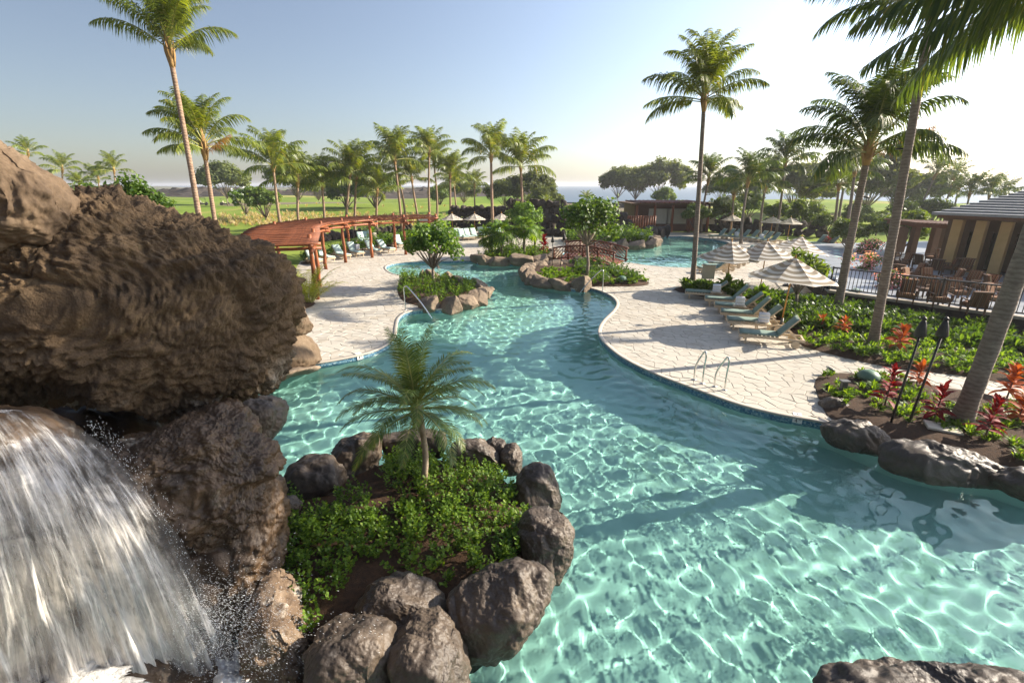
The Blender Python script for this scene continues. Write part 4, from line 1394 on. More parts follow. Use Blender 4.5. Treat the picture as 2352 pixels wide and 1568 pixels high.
# fan palms
def fan_leaf(seed):
    rng = random.Random(seed)
    mb = MB()
    pts = [Vector((0, 0, 0)), Vector((.25, 0, .22)), Vector((.45, 0, .32))]
    mb.tube(pts, [.018, .014, .01], 4, 1)
    c = pts[-1]
    n = 22
    for i in range(n):
        a = (i / (n - 1) - .5) * 4.4
        d = Vector((math.cos(a), math.sin(a), -.12 + rng.uniform(-.08, .08)))
        l = .55 * (1 - .12 * abs(a) / 2.2)
        s_ = Vector((-math.sin(a), math.cos(a), 0)) * .04
        m1 = c + d * l * .6 + Vector((0, 0, .04))
        m2 = c + d * l + Vector((0, 0, -.14))
        mb.add([c, m1 - s_, m2, m1 + s_], [(0, 1, 2, 3)], 0)
    return mb.mesh('frond', [M['leaf_fresh'], M['rachis']])
FAN = [fan_leaf(i) for i in range(3)]
def fan_palm(px, h, s, label):
    p = G(*px)
    root = thing('fan_palm', label, 'palm tree', (p.x, p.y, .05), 0, 'fan palms beside the lagoon')
    mb = MB(); mb.tube([(0, 0, -.15), (.03, 0, h * .5), (0, 0, h)], [.13, .095, .11], 8)
    mb.build('trunk', M['trunk_grey'], root, True)
    for i in range(17):
        a = i * 2.4
        inst('frond', FAN[i % 3], root, (0, 0, h - .05 + .1 * (i < 8)), (rr.uniform(-.2, .2), R(-50 + i * 6.2), a), s * rr.uniform(.85, 1.15))
fan_palm((1125, 590), 1.25, 1.2, 'fan palm on the left of the lagoon planter')
fan_palm((1152, 594), 1.6, 1.35, 'fan palm in the middle of the lagoon planter')
fan_palm((1203, 590), 1.9, 1.3, 'tallest fan palm at the right of the lagoon planter')
fan_palm((1228, 574), 1.2, 1.0, 'small pale fan palm trunk behind the tall fan palm')
lo = []
for px, h, s in (((1212, 500), 1.4, 1.3), ((1252, 503), 1.4, 1.3), ((1345, 488), 1.6, 1.4)):
    p = G(*px)
    root = thing('fan_palm', '', 'palm tree', (p.x, p.y, 0), 0, 'small palms on the rock mound')
    mb = MB(); mb.tube([(0, 0, -.15), (.03, 0, h * .8), (0, 0, h * 1.6)], [.13, .095, .11], 6)
    mb.build('trunk', M['trunk_grey'], root, True)
    for i in range(12):
        inst('frond', FR['lo'][min(i, 11)][1], root, (0, 0, h * 1.6), (0, 0, i * 2.4), .42 * s)
    lo.append(root)
rank_labels(lo, 'small feathery palm, %s on the rock mound behind the lagoon')
# areca clump beside the pergola
p = G(712, 697)
root = thing('areca_palm', 'yellow green areca clump beside the big rocks and pergola post', 'plant', (p.x, p.y, 0))
AF = [frond('frond', 1.9, R(e), R(60), 30, .36, 400 + i, .3, .03, [M['leaf_yellow'], M['rachis']]) for i, e in enumerate((82, 66, 50, 35))]
for i in range(26):
    a = i * 2.4
    inst('frond', AF[i % 4], root, (math.cos(a) * .12, math.sin(a) * .12, .05), (0, 0, a), rr.uniform(.8, 1.25))

# ---- ground cover, one mass per bed
def cover(P, zf, n, kind, size, mat, seed, name='ground_cover', label=None, cat=None, keep=None, h=.25, leaves=26):
    rng = np.random.default_rng(seed)
    x0, x1 = min(p.x for p in P), max(p.x for p in P)
    y0, y1 = min(p.y for p in P), max(p.y for p in P)
    pts = []
    while len(pts) < n:
        a, b = rng.uniform(x0, x1, 400), rng.uniform(y0, y1, 400)
        k = inside(P, a, b) & (edge_dist(P, a, b) > size * .5)
        if keep is not None: k &= keep(a, b)
        pts += list(zip(a[k], b[k]))
        if not k.any() and len(pts) == 0 and rng.random() < .02: break
    pts = pts[:n]
    V, Fq, c = [], [], 0
    for x, y in pts:
        z = zf(x, y)
        m = int(leaves * rng.uniform(.6, 1.3))
        hs = h * rng.uniform(.6, 1.3)
        if kind == 'leafy':
            ns = max(3, m // 8)
            st = rng.normal(size=(ns, 2)) * size * .55
            sh_ = hs * rng.uniform(.35, 1.1, ns)
            w = rng.integers(0, ns, m)
            t = rng.random(m) ** .6
            az = rng.uniform(0, 6.28, m)
            q = np.stack([x + st[w, 0] * (.4 + .6 * t), y + st[w, 1] * (.4 + .6 * t), z + sh_[w] * t], -1)
            el = rng.uniform(.1, 1.0, m)
            d = np.stack([np.cos(az) * np.cos(el), np.sin(az) * np.cos(el), np.sin(el)], -1)
            sd = np.stack([-np.sin(az), np.cos(az), 0 * az], -1)
            l = size * .42 * rng.uniform(.7, 1.25, m)[:, None]
            up = np.cross(d, sd)
            v = np.stack([q, q + d * l * .6 + sd * l * .36 - up * l * .05, q + d * l * 1.05, q + d * l * .6 - sd * l * .36 - up * l * .05], 1)
        else:                               # strap leaves
            az = rng.uniform(0, 6.28, m)
            el = rng.uniform(.55, 1.45, m)
            d = np.stack([np.cos(az) * np.cos(el), np.sin(az) * np.cos(el), np.sin(el)], -1)
            sd = np.stack([-np.sin(az), np.cos(az), 0 * az], -1)
            l = hs * rng.uniform(.7, 1.25, m)[:, None]
            q = np.array([x, y, z]) + rng.normal(size=(m, 3)) * [size * .15, size * .15, 0]
            drop = np.array([0, 0, -1]) * l * .28
            wd = size * .11
            v = np.stack([q - sd * wd * .4, q + d * l * .55 - sd * wd, q + d * l + drop, q + d * l * .55 + sd * wd], 1)
        V.append(v.reshape(-1, 3))
        Fq.append(np.arange(m * 4).reshape(m, 4) + c)
        c += m * 4
    o = inst(name, np_mesh(name, np.concatenate(V), np.concatenate(Fq), M[mat]))
    return tag(o, label, cat, kind='stuff')
def patch(seed, sc_, thr):
    def k(a, b):
        return vnoise(np.stack([a * sc_, b * sc_, 0 * a + seed], -1), seed) > thr
    return k
cover(isl, isl_z, 500, 'leafy', .13, 'leaf_fresh', 5, label='bright green leafy ground cover on the palm island', cat='ground cover', keep=lambda a, b: (vnoise(np.stack([a * 1.5, b * 1.5, 0 * a], -1), 3) > -.42) & ((b > 5.2) | (vnoise(np.stack([a * 2.3, b * 2.3, 0 * a], -1), 8) > .1)), h=.34, leaves=40)
cover(BED_A, ZF[3], 240, 'leafy', .2, 'leaf_fresh', 6, label='green bushes filling the near left planter', cat='ground cover', h=.5, leaves=40)
cover(BED_B, ZF[2], 230, 'strap', .28, 'leaf_fresh', 7, label='low green plants in the planter before the bridge', cat='ground cover', h=.27, keep=lambda a, b: b < 30.5, leaves=26)
cover(BED_B, ZF[2], 60, 'leafy', .3, 'leaf_hedge', 17, label='small dark bushes at the right end of the bridge planter', cat='ground cover', h=.55, leaves=60, keep=lambda a, b: a > 4)
cover(BED_C, ZF[4], 220, 'leafy', .34, 'leaf_fresh', 8, label='low green plants under the fan palms', cat='ground cover', h=.55, leaves=26)
cover(BED_D, ZF[5], 330, 'leafy', .5, 'leaf_fresh', 9, label='green shrubs in the bed behind the bridge', cat='ground cover', h=1.1, leaves=34)
cover(BED_F, ZF[7], 260, 'leafy', .4, 'leaf_hedge', 10, label='low hedge behind the pergola loungers', cat='hedge', h=.85, leaves=30)
cover(BED_E, ZF[1], 300, 'strap', .2, 'leaf_fresh', 12, label='small green tufts in the red plant bed', cat='ground cover', h=.24, leaves=26, keep=patch(4, .9, -.25))
cover(BED_STRIP, ZF[0], 420, 'strap', .24, 'leaf_fresh', 13, label='low tufts along the front of the terrace hedge', cat='ground cover', h=.26, leaves=22, keep=lambda a, b: (a > 9.5) & (a * .55 + b < 23.8))
cover(BED_STRIP, ZF[0], 520, 'strap', .55, 'leaf_hedge', 14, label='glossy broad leaved hedge below the terrace wall', cat='hedge', h=.5, leaves=24, keep=lambda a, b: (a * .55 + b > 23.2) & (a * .75 + b * .66 < 24.6))
cover(BED_STRIP, ZF[0], 170, 'leafy', .3, 'leaf_hedge', 15, label='dark green low plants behind the near loungers', cat='ground cover', h=.5, leaves=34, keep=lambda a, b: (b > 17.5) & (a * .55 + b < 26))
# dry grass along the lawn
rg = np.random.default_rng(8)
V, Fq, c = [], [], 0
for _ in range(650):
    if rg.random() < .9: q = G(rg.uniform(500, 960), rg.uniform(498, 520))
    else: q = G(rg.uniform(560, 1100), rg.uniform(484, 505))
    m = 14
    az, el = rg.uniform(0, 6.28, m), rg.uniform(.5, 1.4, m)
    d = np.stack([np.cos(az) * np.cos(el), np.sin(az) * np.cos(el), np.sin(el)], -1)
    sd = np.stack([-np.sin(az), np.cos(az), 0 * az], -1) * .05
    l = rg.uniform(.3, .75, m)[:, None]
    z = float(lawn_h(np.array([q.x]), np.array([q.y]))[0])
    b0 = np.array([q.x, q.y, z])
    V.append(np.stack([b0 - sd, b0 + d * l * .6 - sd, b0 + d * l, b0 + d * l * .6 + sd], 1).reshape(-1, 3))
    Fq.append(np.arange(m * 4).reshape(m, 4) + c); c += m * 4
tag(inst('dry_grass', np_mesh('dry_grass', np.concatenate(V), np.concatenate(Fq), M['dry_grass'])), 'pale dry grass along the edge of the golf lawn', 'grass', kind='stuff')

# ---- red ti plants and crotons
def big_leaf(mat, l=.42, w=.075):
    mb = MB()
    pr_ = [(0, .012, 0), (.25, .8, .05), (.55, 1, .06), (.8, .62, .0), (1, .02, -.10)]
    vs_ = []
    for t, ww, z in pr_:
        vs_ += [(t * l, -ww * w, z * l + .02 * ww), (t * l, 0, z * l), (t * l, ww * w, z * l + .02 * ww)]
    f_ = []
    for i in range(4):
        f_ += [(3 * i, 3 * i + 1, 3 * i + 4, 3 * i + 3), (3 * i + 1, 3 * i + 2, 3 * i + 5, 3 * i + 4)]
    mb.add(vs_, f_)
    return mb.mesh('leaf', M[mat], True)
LEAF = {m_: big_leaf(m_) for m_ in ('leaf_red', 'leaf_orange', 'leaf_fresh')}
def ti_plant(loc, h, n, mat, label, name='ti_plant', s=1.0, low=-.2):
    root = thing(name, label, 'plant', loc)
    mb = MB()
    mb.tube([(0, 0, -.1), (.03, .02, h * .5), (.05, 0, h)], [.022, .017, .01], 6)
    mb.build('stem', M['bark_dark'], root, True)
    for i in range(n):
        t = i / n
        a = i * 2.4 + rr.uniform(-.2, .2)
        o = inst('leaf', LEAF[mat], root, (.05 * t, .01, h * (.25 + .75 * t)), (rr.uniform(-.5, .5), -(low + 1.25 * t) + rr.uniform(-.3, .3), a), s * rr.uniform(.65, 1.2) * (1 - .25 * t))
    return root
def at(px, zf=None):
    p = G(*px)
    return (p.x, p.y, (zf(p.x, p.y) if zf else 0))
z1 = ZF[1]
ti_plant(at((2025, 955), z1), 1.0, 42, 'leaf_red', 'tall red ti plant beside the left garden torch', s=.78)
ti_plant(at((2138, 985), z1), .85, 36, 'leaf_red', 'small red ti plant right of the garden torches', s=.8)
ti_plant(at((2255, 1025), z1), .85, 40, 'leaf_red', 'red ti plant right of the thick palm trunk', s=.8)
ti_plant(at((2100, 898), z1), .55, 34, 'leaf_orange', 'low orange red croton behind the right torch', 'croton', .8)
ti_plant(at((2312, 915), z1), .75, 46, 'leaf_orange', 'orange and yellow croton at the right edge by the path', 'croton', .95)
ti_plant(at((2330, 985), z1), .6, 46, 'leaf_orange', 'yellow tipped red croton at the right edge, nearest', 'croton', .9)
z0 = ZF[0]
ti_plant(at((2058, 818), z0), .75, 44, 'leaf_orange', 'bright orange croton in front of the terrace hedge', 'croton', .95)
ti_plant(at((1930, 775), z0), .55, 34, 'leaf_orange', 'orange croton left of the leaning palm base', 'croton', .8)
ti_plant(at((1880, 765), z0), .45, 26, 'leaf_orange', 'small orange croton right of the near lounger', 'croton', .7)
ti_plant(at((1248, 590)), 1.4, 50, 'leaf_red', 'red ti plant at the left end of the bridge', s=1.3)
lo = [ti_plant(at(px), 1.2, 24, 'leaf_red', '', s=1.3) for px in ((1898, 568), (1915, 566))]
rank_labels(lo, '%s red ti plant among the far right palms')
for px, lab in (((1695, 690), 'tall strap leaved plant behind the middle lounger'), ((1745, 700), 'spiky green plant below the near striped umbrella'), ((1668, 676), 'spiky green plant beside the farther umbrella pole')):
    ti_plant(at(px, z0), .35, 40, 'leaf_fresh', lab, 'strap_plant', 1.6, .5)
# bougainvillea by the railing
lo = []
for x, y, z, s in ((1975, 640, .3, 1.0), (1985, 600, .3, 1.05), (2045, 690, .2, .8)):
    p = G(x, y)
    root = thing('bougainvillea', '', 'shrub', (p.x, p.y, 0), 0, 'bougainvillea by the railing')
    bl = [((rr.uniform(-.7, .7) * s, rr.uniform(-.5, .5) * s, .5 + rr.uniform(0, .9) * s), .45 * s) for _ in range(9)]
    inst('foliage', leaf_cloud('foliage', bl, 1100, .07, M['leaf_grape'], 61 + int(x), .5, .3), root)
    inst('blossom', leaf_cloud('blossom', [(b[0], b[1] * 1.1) for b in bl], 620, .06, M['petal'], 71 + int(x), .5, .7, .8), root)
    lo.append(root)
rank_labels(lo, 'pink flowering bougainvillea, %s along the terrace railing')

# ================================================================== things
# ---- waterfall
def fall_sheet(seed, off, dens):
    NU, NS = 150, 90
    rng = np.random.default_rng(seed)
    U, T = np.meshgrid(np.linspace(0, 1, NU), np.linspace(0, 1, NS))
    x0, y0 = -330 + 505 * U, 965 - 45 * U + 60 * U ** 6
    x1, y1 = -220 + 815 * U + 20 * U ** 4, 1660 + 0 * U
    q = T
    px = x0 + (x1 - x0) * q
    py = y0 + (y1 - y0) * (.36 * q + .64 * q * q)
    Yd = 3.35 + 1.25 * U - .55 * np.sin(np.pi * np.clip(q, 0, 1) * .8) + off
    n1 = fbm(np.stack([U.ravel() * 26, T.ravel() * 3.0, 0 * U.ravel() + seed], -1), 4, seed).reshape(U.shape)
    n2 = fbm(np.stack([U.ravel() * 80, T.ravel() * 7.0, 0 * U.ravel() + seed], -1), 2, seed + 4).reshape(U.shape)
    Yd = Yd - (.07 * n1 + .02 * n2) * (.3 + .7 * T)
    px = px + 16 * n1 * T + 2 * n2
    v, w = (px - CX) / F, (CY - py) / F
    dy, dz = CP + w * SP, -SP + w * CP
    t = Yd / dy
    V = np.stack([v * t, Yd, CAMZ + dz * t], -1).reshape(-1, 3)
    idx = np.arange(NU * NS).reshape(NS, NU)
    Fq = np.stack([idx[:-1, :-1], idx[1:, :-1], idx[1:, 1:], idx[:-1, 1:]], -1).reshape(-1, 4)
    me = np_mesh('water_sheet', V, Fq, M['fall'], True)
    uvl = me.uv_layers.new(name='UVMap')
    li = np.zeros(len(me.loops), np.int32)
    me.loops.foreach_get('vertex_index', li)
    uv = np.stack([U.ravel()[li], T.ravel()[li]], -1)
    uvl.data.foreach_set('uv', uv.ravel())
    return me
fall = thing('waterfall', 'white sheet of water pouring over the dark ledge at bottom left', 'waterfall')
inst('water_sheet', fall_sheet(1, 0, 1), fall)
inst('water_sheet', fall_sheet(2, .09, 1), fall)
inst('water_sheet', fall_sheet(5, .2, 1), fall)
rd = np.random.default_rng(12)
def drops(n, gen):
    V, Fq, c = [], [], 0
    p = np.array([(1, 0, 0), (-1, 0, 0), (0, 1, 0), (0, -1, 0), (0, 0, 1), (0, 0, -1)], float)
    f_ = np.array([(0, 2, 4), (2, 1, 4), (1, 3, 4), (3, 0, 4), (2, 0, 5), (1, 2, 5), (3, 1, 5), (0, 3, 5)])
    for _ in range(n):
        pos, vel, r = gen()
        d = Vector(vel).normalized()
        M3 = np.array(d.to_track_quat('X', 'Z').to_matrix())
        s = np.array([r * rd.uniform(1.5, 6.0), r, r])
        V.append((p * s) @ M3.T + np.array(pos)); Fq.append(f_ + c); c += len(p)
    return np.concatenate(V), np.concatenate(Fq)
def g_splash():
    c = np.array(D(440 + rd.normal() * 40, 1440 + rd.normal() * 60, 3.85))
    a = rd.uniform(-.5, 1.0)
    v = np.array([math.cos(a) * 1.35, rd.normal() * .4, math.sin(a) * .8 + .15])
    k = rd.random() ** 1.3 * .95
    pos = c + v * k * .75 + np.array([0, 0, -.5 * k * k])
    return pos, v + np.array([0, 0, -1.0 * k]), rd.uniform(.0006, .0024)
V1, F1 = drops(6500, g_splash)
def g_edge():
    t = rd.random()
    x = 185 + 370 * t + abs(rd.normal()) * 26
    y = 975 + 680 * (.36 * t + .64 * t * t) + rd.normal() * 14
    return np.array(D(x, y, 4.35 - .5 * t)), (.5, -.1, -1.2), rd.uniform(.0008, .0026)
V2, F2 = drops(900, g_edge)
def g_spray():
    x, y = 560 + rd.random() * 320, 1400 + rd.random() * 170
    return np.array(D(x, y, 3.7 + rd.random() * .4)), (1, -.2, -.25), rd.uniform(.0012, .0035)
V3, F3 = drops(300, g_spray)
dm = np_mesh('droplets', np.concatenate([V1, V2, V3]), np.concatenate([F1, F2 + len(V1), F3 + len(V1) + len(V2)]), M['drop'], True)
tag(inst('droplets', dm, fall), kind='stuff')
# foam mound where it lands
pp, ff_ = ico(6)
fc = np.array(D(515, 1600, 3.85))
q = pp * np.array([.62, .55, .40]) * (1 + .28 * fbm(pp * 3.2, 4, 5)[:, None] + .16 * fbm(pp * 11, 3, 8)[:, None])
inst('foam', np_mesh('foam', q + fc - np.array([0, 0, .22]), ff_, M['foam'], True), fall)
fc2 = np.array(D(60, 1590, 3.4))
q = pp * np.array([.9, .5, .14]) * (1 + .3 * fbm(pp * 3.4, 4, 15)[:, None] + .2 * fbm(pp * 11, 3, 18)[:, None])
inst('foam', np_mesh('foam', q + fc2 - np.array([0, 0, .1]), ff_, M['foam'], True), fall)

# ---- umbrellas
def canopy_panel(Rm, h):
    mb = MB()
    a0, NR, NA = math.pi / 8, 7, 6
    vs_, f_ = [], []
    for i in range(NR + 1):
        t = i / NR
        for j in range(NA + 1):
            u = j / NA * 2 - 1
            a = a0 * u
            r_ = (.04 + (Rm - .04) * t) * math.cos(a0) / math.cos(a)
            z = h * (1 - t) ** 1.0 - .05 * math.sin(math.pi * t) * (1 - u * u) - .045 * t * t * (1 - u * u) * -1
            vs_.append((r_ * math.cos(a), r_ * math.sin(a), z))
    for i in range(NR):
        for j in range(NA):
            k = i * (NA + 1) + j
            f_.append((k, k + NA + 1, k + NA + 2, k + 1))
    n0 = len(vs_)
    mb.add(vs_, f_)
    return mb.mesh('canopy_panel', M['canvas'], True)
PAN = {s: canopy_panel(*s) for s in ((1.55, .78), (1.4, .7))}
mb = MB(); mb.tube([(0, 0, 0), (0, 0, 2.62)], [.027, .024], 10); POLE = mb.mesh('pole', M['polewood'], True)
mb = MB(); mb.lathe([(.0, 2.62), (.035, 2.63), (.045, 2.66), (.02, 2.7), (.028, 2.73), (.001, 2.77)], 10); FINIAL = mb.mesh('finial', M['polewood'], True)
mb = MB(); mb.tube([(.03, 0, .72), (1.5, 0, -.015)], [.012, .009], 5); mb.tube([(.03, 0, .05), (.75, 0, .34)], [.010, .008], 5); RIB = mb.mesh('rib', M['polewood'], True)
mb = MB(); mb.lathe([(.25, 0), (.25, .06), (.06, .1), (.045, .4), (.0, .4)], 16); UBASE = mb.mesh('umbrella_base', M['grey'], True)
def umbrella(loc, label, big=True, rot=.2, tilt=(0, 0), zr=1.85, s=1.0, group=None):
    root = thing('umbrella', label, 'umbrella', loc, rot, group)
    root.rotation_euler = (tilt[0], tilt[1], rot)
    root.scale = (s, s, s)
    inst('pole', POLE, root)
    inst('finial', FINIAL, root, (0, 0, 0))
    inst('base', UBASE, root)
    key = (1.55, .78) if big else (1.4, .7)
    can = part('canopy', root, (0, 0, zr))
    for i in range(8):
        inst('canopy_panel', PAN[key], can, (0, 0, 0), (0, 0, i * math.pi / 4))
        inst('rib', RIB, can, (0, 0, -.012), (0, 0, i * math.pi / 4 + math.pi / 8), (key[0] / 1.55, 1, key[1] / .78))
    return root
umbrella((10.15, 17.55, .05), 'near beige striped umbrella over the right deck loungers', rot=.35, tilt=(0, R(3)))
umbrella((10.8, 24.0, .0), 'beige striped umbrella beside the blank sign board', rot=.1, tilt=(R(2), R(-2)), zr=1.78)
umbrella((12.3, 23.6, .0), 'striped umbrella half hidden behind the frangipani tree', rot=.5)
umbrella((14.9, 25.8, .0), 'bright sunlit umbrella left of the terrace steps', rot=.25, tilt=(0, R(8)))
lo = [umbrella(at(px), '', False, rr.uniform(0, .7), s=.92, group='umbrellas by the rock wall') for px in ((990, 545), (1040, 543), (1091, 543), (1152, 543))]
rank_labels(lo, 'pale striped umbrella, %s of those by the dark rock wall')
lo = [umbrella(at(px), '', False, rr.uniform(0, .7), s=.85, group='umbrellas on the far right bank') for px in ((1677, 541), (1768, 548), (1808, 552))]
rank_labels(lo, 'pale umbrella, %s of three on the far right bank')

# ---- loungers
def lounger_meshes(cush):
    d = {}
    mb = MB()
    for s in (-1, 1):
        mb.box((1.0, s * .31, .27), (2.0, .035, .085))
    mb.box((.02, 0, .27), (.035, .6, .085)); mb.box((1.25, 0, .27), (.04, .6, .06)); mb.box((1.96, 0, .27), (.05, .6, .07))
    for i in range(9):
        mb.box((.12 + i * .13, 0, .318), (.09, .6, .016))
    d['frame'] = mb.mesh('frame', M['teak'])
    mb = MB(); mb.box((0, 0, .13), (.06, .045, .26)); d['leg'] = mb.mesh('leg', M['teak'])
    mb = MB()
    mb.tube([(0, -.025, 0), (0, .025, 0)], [.13, .13], 18); mb.tube([(0, -.035, 0), (0, .035, 0)], [.03, .03], 8)
    d['wheel'] = mb.mesh('wheel', M['teak'])
    def pad(L_, W_, T_):
        vs_, f_ = [], []
        nx_, ny_ = 8, 5
        for side in (1, -1):
            for i in range(nx_ + 1):
                for j in range(ny_ + 1):
                    u_, v_ = i / nx_ * 2 - 1, j / ny_ * 2 - 1
                    e = (1 - abs(u_) ** 10) * (1 - abs(v_) ** 6)
                    vs_.append((L_ / 2 * (u_ + 1), W_ / 2 * v_, side * T_ * .5 * (.45 + .55 * e) ))
        k = (nx_ + 1) * (ny_ + 1)
        for i in range(nx_):
            for j in range(ny_):
                a = i * (ny_ + 1) + j
                f_.append((a, a + ny_ + 1, a + ny_ + 2, a + 1))
                f_.append((k + a, k + a + 1, k + a + ny_ + 2, k + a + ny_ + 1))
        for i in range(nx_):
            for j in (0, ny_):
                a = i * (ny_ + 1) + j; b = a + ny_ + 1
                f_.append((a, k + a, k + b, b) if j == 0 else (b, k + b, k + a, a))
        for j in range(ny_):
            for i in (0, nx_):
                a = i * (ny_ + 1) + j; b = a + 1
                f_.append((b, k + b, k + a, a) if i == 0 else (a, k + a, k + b, b))
        m_ = MB(); m_.add(vs_, f_)
        return m_.mesh('cushion', M[cush], True)
    d['seat_cushion'] = pad(1.22, .58, .075)
    d['back_cushion'] = pad(.80, .58, .075)
    mb = MB()
    for s in (-1, 1): mb.box((.4, s * .28, -.06), (.82, .03, .04))
    for i in range(6): mb.box((.08 + i * .14, 0, -.055), (.085, .56, .014))
    d['back_frame'] = mb.mesh('back_frame', M['teak'])
    mb = MB(); mb.bar((0, 0, 0), (.42, 0, -.38), .03, .04); d['strut'] = mb.mesh('strut', M['teak'])
    return d
LG, LP = lounger_meshes('cushion'), lounger_meshes('cushion_pale')
def lounger(loc, rz, label, d=LG, back=48, group=None):
    root = thing('sun_lounger', label, 'sun lounger', loc, rz, group)
    inst('frame', d['frame'], root)
    for s in (-1, 1):
        inst('leg', d['leg'], root, (.22, s * .285, 0))
        inst('wheel', d['wheel'], root, (1.72, s * .36, .13))
        inst('strut', d['strut'], root, (1.40, s * .25, .62), (0, 0, 0))
    inst('seat_cushion', d['seat_cushion'], root, (.02, 0, .365))
    b = R(back)
    inst('back_frame', d['back_frame'], root, (1.18, 0, .40), (0, -b, 0))
    inst('back_cushion', d['back_cushion'], root, (1.2, 0, .385), (0, -b, 0))
    return root
mb = MB(); mb.box((0, 0, .42), (.48, .44, .03)); TTOP = mb.mesh('table_top', M['teak'])
mb = MB(); mb.box((0, 0, .2), (.04, .04, .41)); TLEG = mb.mesh('leg', M['teak'])
def towel_mesh(seed):
    rg_ = random.Random(seed)
    mb = MB()
    for r_ in range(3):
        for c_ in range(2):
            x = (c_ - .5) * .15 + rg_.uniform(-.01, .01)
            mb.tube([(x, -.17, .07 + r_ * .1), (x, 0, .074 + r_ * .1), (x, .17, .07 + r_ * .1)], [.066, .07, .066], 10)
    return mb.mesh('towel_roll', M['towel'], True)
TOW = [towel_mesh(i) for i in range(2)]
def side_table(loc, rz, label, group):
    root = thing('side_table', label, 'table', loc, rz, group)
    inst('table_top', TTOP, root)
    for a in (-.2, .2):
        for b in (-.18, .18): inst('leg', TLEG, root, (a, b, 0))
    return root
def towels(loc, rz, label, group):
    root = thing('towel_stack', label, 'towels', loc, rz, group)
    mb = MB()
    for r_ in range(3):
        for c_ in range(2):
            x = (c_ - .5) * .15 + rr.uniform(-.01, .01)
            o_ = inst('towel', TROLL, root, (x, 0, .072 + r_ * .118), (rr.uniform(-1, 1), 0, 0))
            o_.rotation_euler = (0, 0, 0)
    return root
def roll():
    mb = MB()
    pts = []
    mb.tube([(0, -.17, 0), (0, -.16, 0), (0, 0, .003), (0, .16, 0), (0, .17, 0)], [.045, .064, .068, .064, .045], 12)
    return mb.mesh('towel', M['towel'], True)
TROLL = roll()
near = []
hd = R(-19)
for (x, y), bk in zip(((8.15, 16.15), (8.45, 17.85), (8.72, 19.1), (8.95, 20.3), (9.0, 21.55), (8.6, 23.0)), (50, 46, 52, 44, 50, 40)):
    near.append(lounger((x - .2, y + .07, 0), hd + rr.uniform(-.04, .04), '', back=bk, group='loungers on the near right deck'))
for o, t in zip(near, ('nearest', 'second nearest', 'third nearest', 'fourth nearest', 'fifth nearest', 'farthest')):
    o['label'] = 'sage cushioned lounger on the near right deck, %s of the row' % t
for (x, y), t in zip(((9.15, 16.95), (9.45, 19.55), (9.55, 22.2)), ('nearest', 'middle', 'farthest')):
    side_table((x, y, 0), hd, '%s small side table between the near right loungers' % t, 'side tables of the near right deck')
    towels((x, y, .437), hd + 1.57, '%s stack of rolled white towels between the near right loungers' % t, 'towel stacks of the near right deck')
lo = []
for px, ang in (((738, 609), 137), ((763, 602), 138), ((800, 596), 137), ((830, 590), 134), ((870, 585), 132), ((903, 581), 140)):
    p = G(*px)
    lo.append(lounger((p.x, p.y, 0), R(ang), '', LP, rr.uniform(42, 55), 'loungers under the pergola'))
rank_labels(lo, 'pale green lounger, %s in the row under the pergola')
lo = []
for px, ang in (((838, 562), 120), ((850, 560), 120), ((866, 556), 125), ((925, 570), 120)):
    p = G(*px)
    lo.append(lounger((p.x, p.y, 0), R(ang), '', LP, 52, 'loungers behind the pergola'))
rank_labels(lo, 'pale lounger, %s in the row behind the pergola posts')
p = G(822, 585)
side_table((p.x, p.y, 0), R(45), 'side table under the pergola beside the third lounger', None)
towels((p.x, p.y, .437), R(40), 'white rolled towels on the table under the pergola', None)
lo = []
for i, px in enumerate(((1062, 552), (1072, 553), (1085, 552), (1100, 551), (1118, 548), (1140, 549), (1160, 549))):
    p = G(*px)
    lo.append(lounger((p.x, p.y, 0), R(118), '', LP, 55, 'loungers by the rock wall'))
rank_labels(lo, 'pale lounger, %s in the row before the dark rock wall')
lo = []
for i, px in enumerate(((1600, 626), (1614, 620), (1630, 614), (1645, 609), (1658, 604), (1668, 599), (1678, 594))):
    p = G(*px)
    lo.append(lounger((p.x, p.y, 0), R(-8 + i * 3), '', LG, 42, 'loungers on the beach entry'))
rank_labels(lo, 'sage lounger seen from behind, %s on the far beach deck')
lo = []
for i, px in enumerate(((1628, 549), (1648, 549), (1662, 550), (1682, 552), (1702, 553), (1720, 555), (1733, 557), (1748, 560))):
    p = G(*px)
    lo.append(lounger((p.x, p.y, 0), R(10), '', LG, 50, 'loungers on the far right bank'))
rank_labels(lo, 'sage lounger, %s in the row on the far right bank')
lo = []
for i, px in enumerate(((1850, 566), (1862, 567), (1876, 569))):
    p = G(*px)
    lo.append(lounger((p.x, p.y, 0), R(5), '', LG, 50, 'loungers below the yellow hedge'))
rank_labels(lo, 'sage lounger, %s of three below the bright hedge at far right')
lo = []
for i, px in enumerate(((1855, 612), (1858, 603), (1860, 595))):
    p = G(*px)
    lo.append(lounger((p.x, p.y, 0), R(0), '', LP, 20, 'loungers under the bright umbrella'))
for o, t in zip(lo, ('front', 'middle', 'back')):
    o['label'] = 'flat pale lounger left of the terrace steps, %s one' % t
lo = []
for x, y in ((11.0, 21.9), (13.6, 21.6)):
    lo.append(lounger((x, y, 0), R(-12), '', LG, 30, 'loungers behind the plant strip'))
rank_labels(lo, '%s lounger half hidden behind the near striped umbrella')
p = G(1655, 548)
lo = [towels((G(x, y).x + .8, G(x, y).y, .36), .3, '', 'towels on the far right bank') for x, y in ((1640, 547), (1672, 550), (1728, 556))]
rank_labels(lo, 'tiny white towels, %s on the far right lounger row')

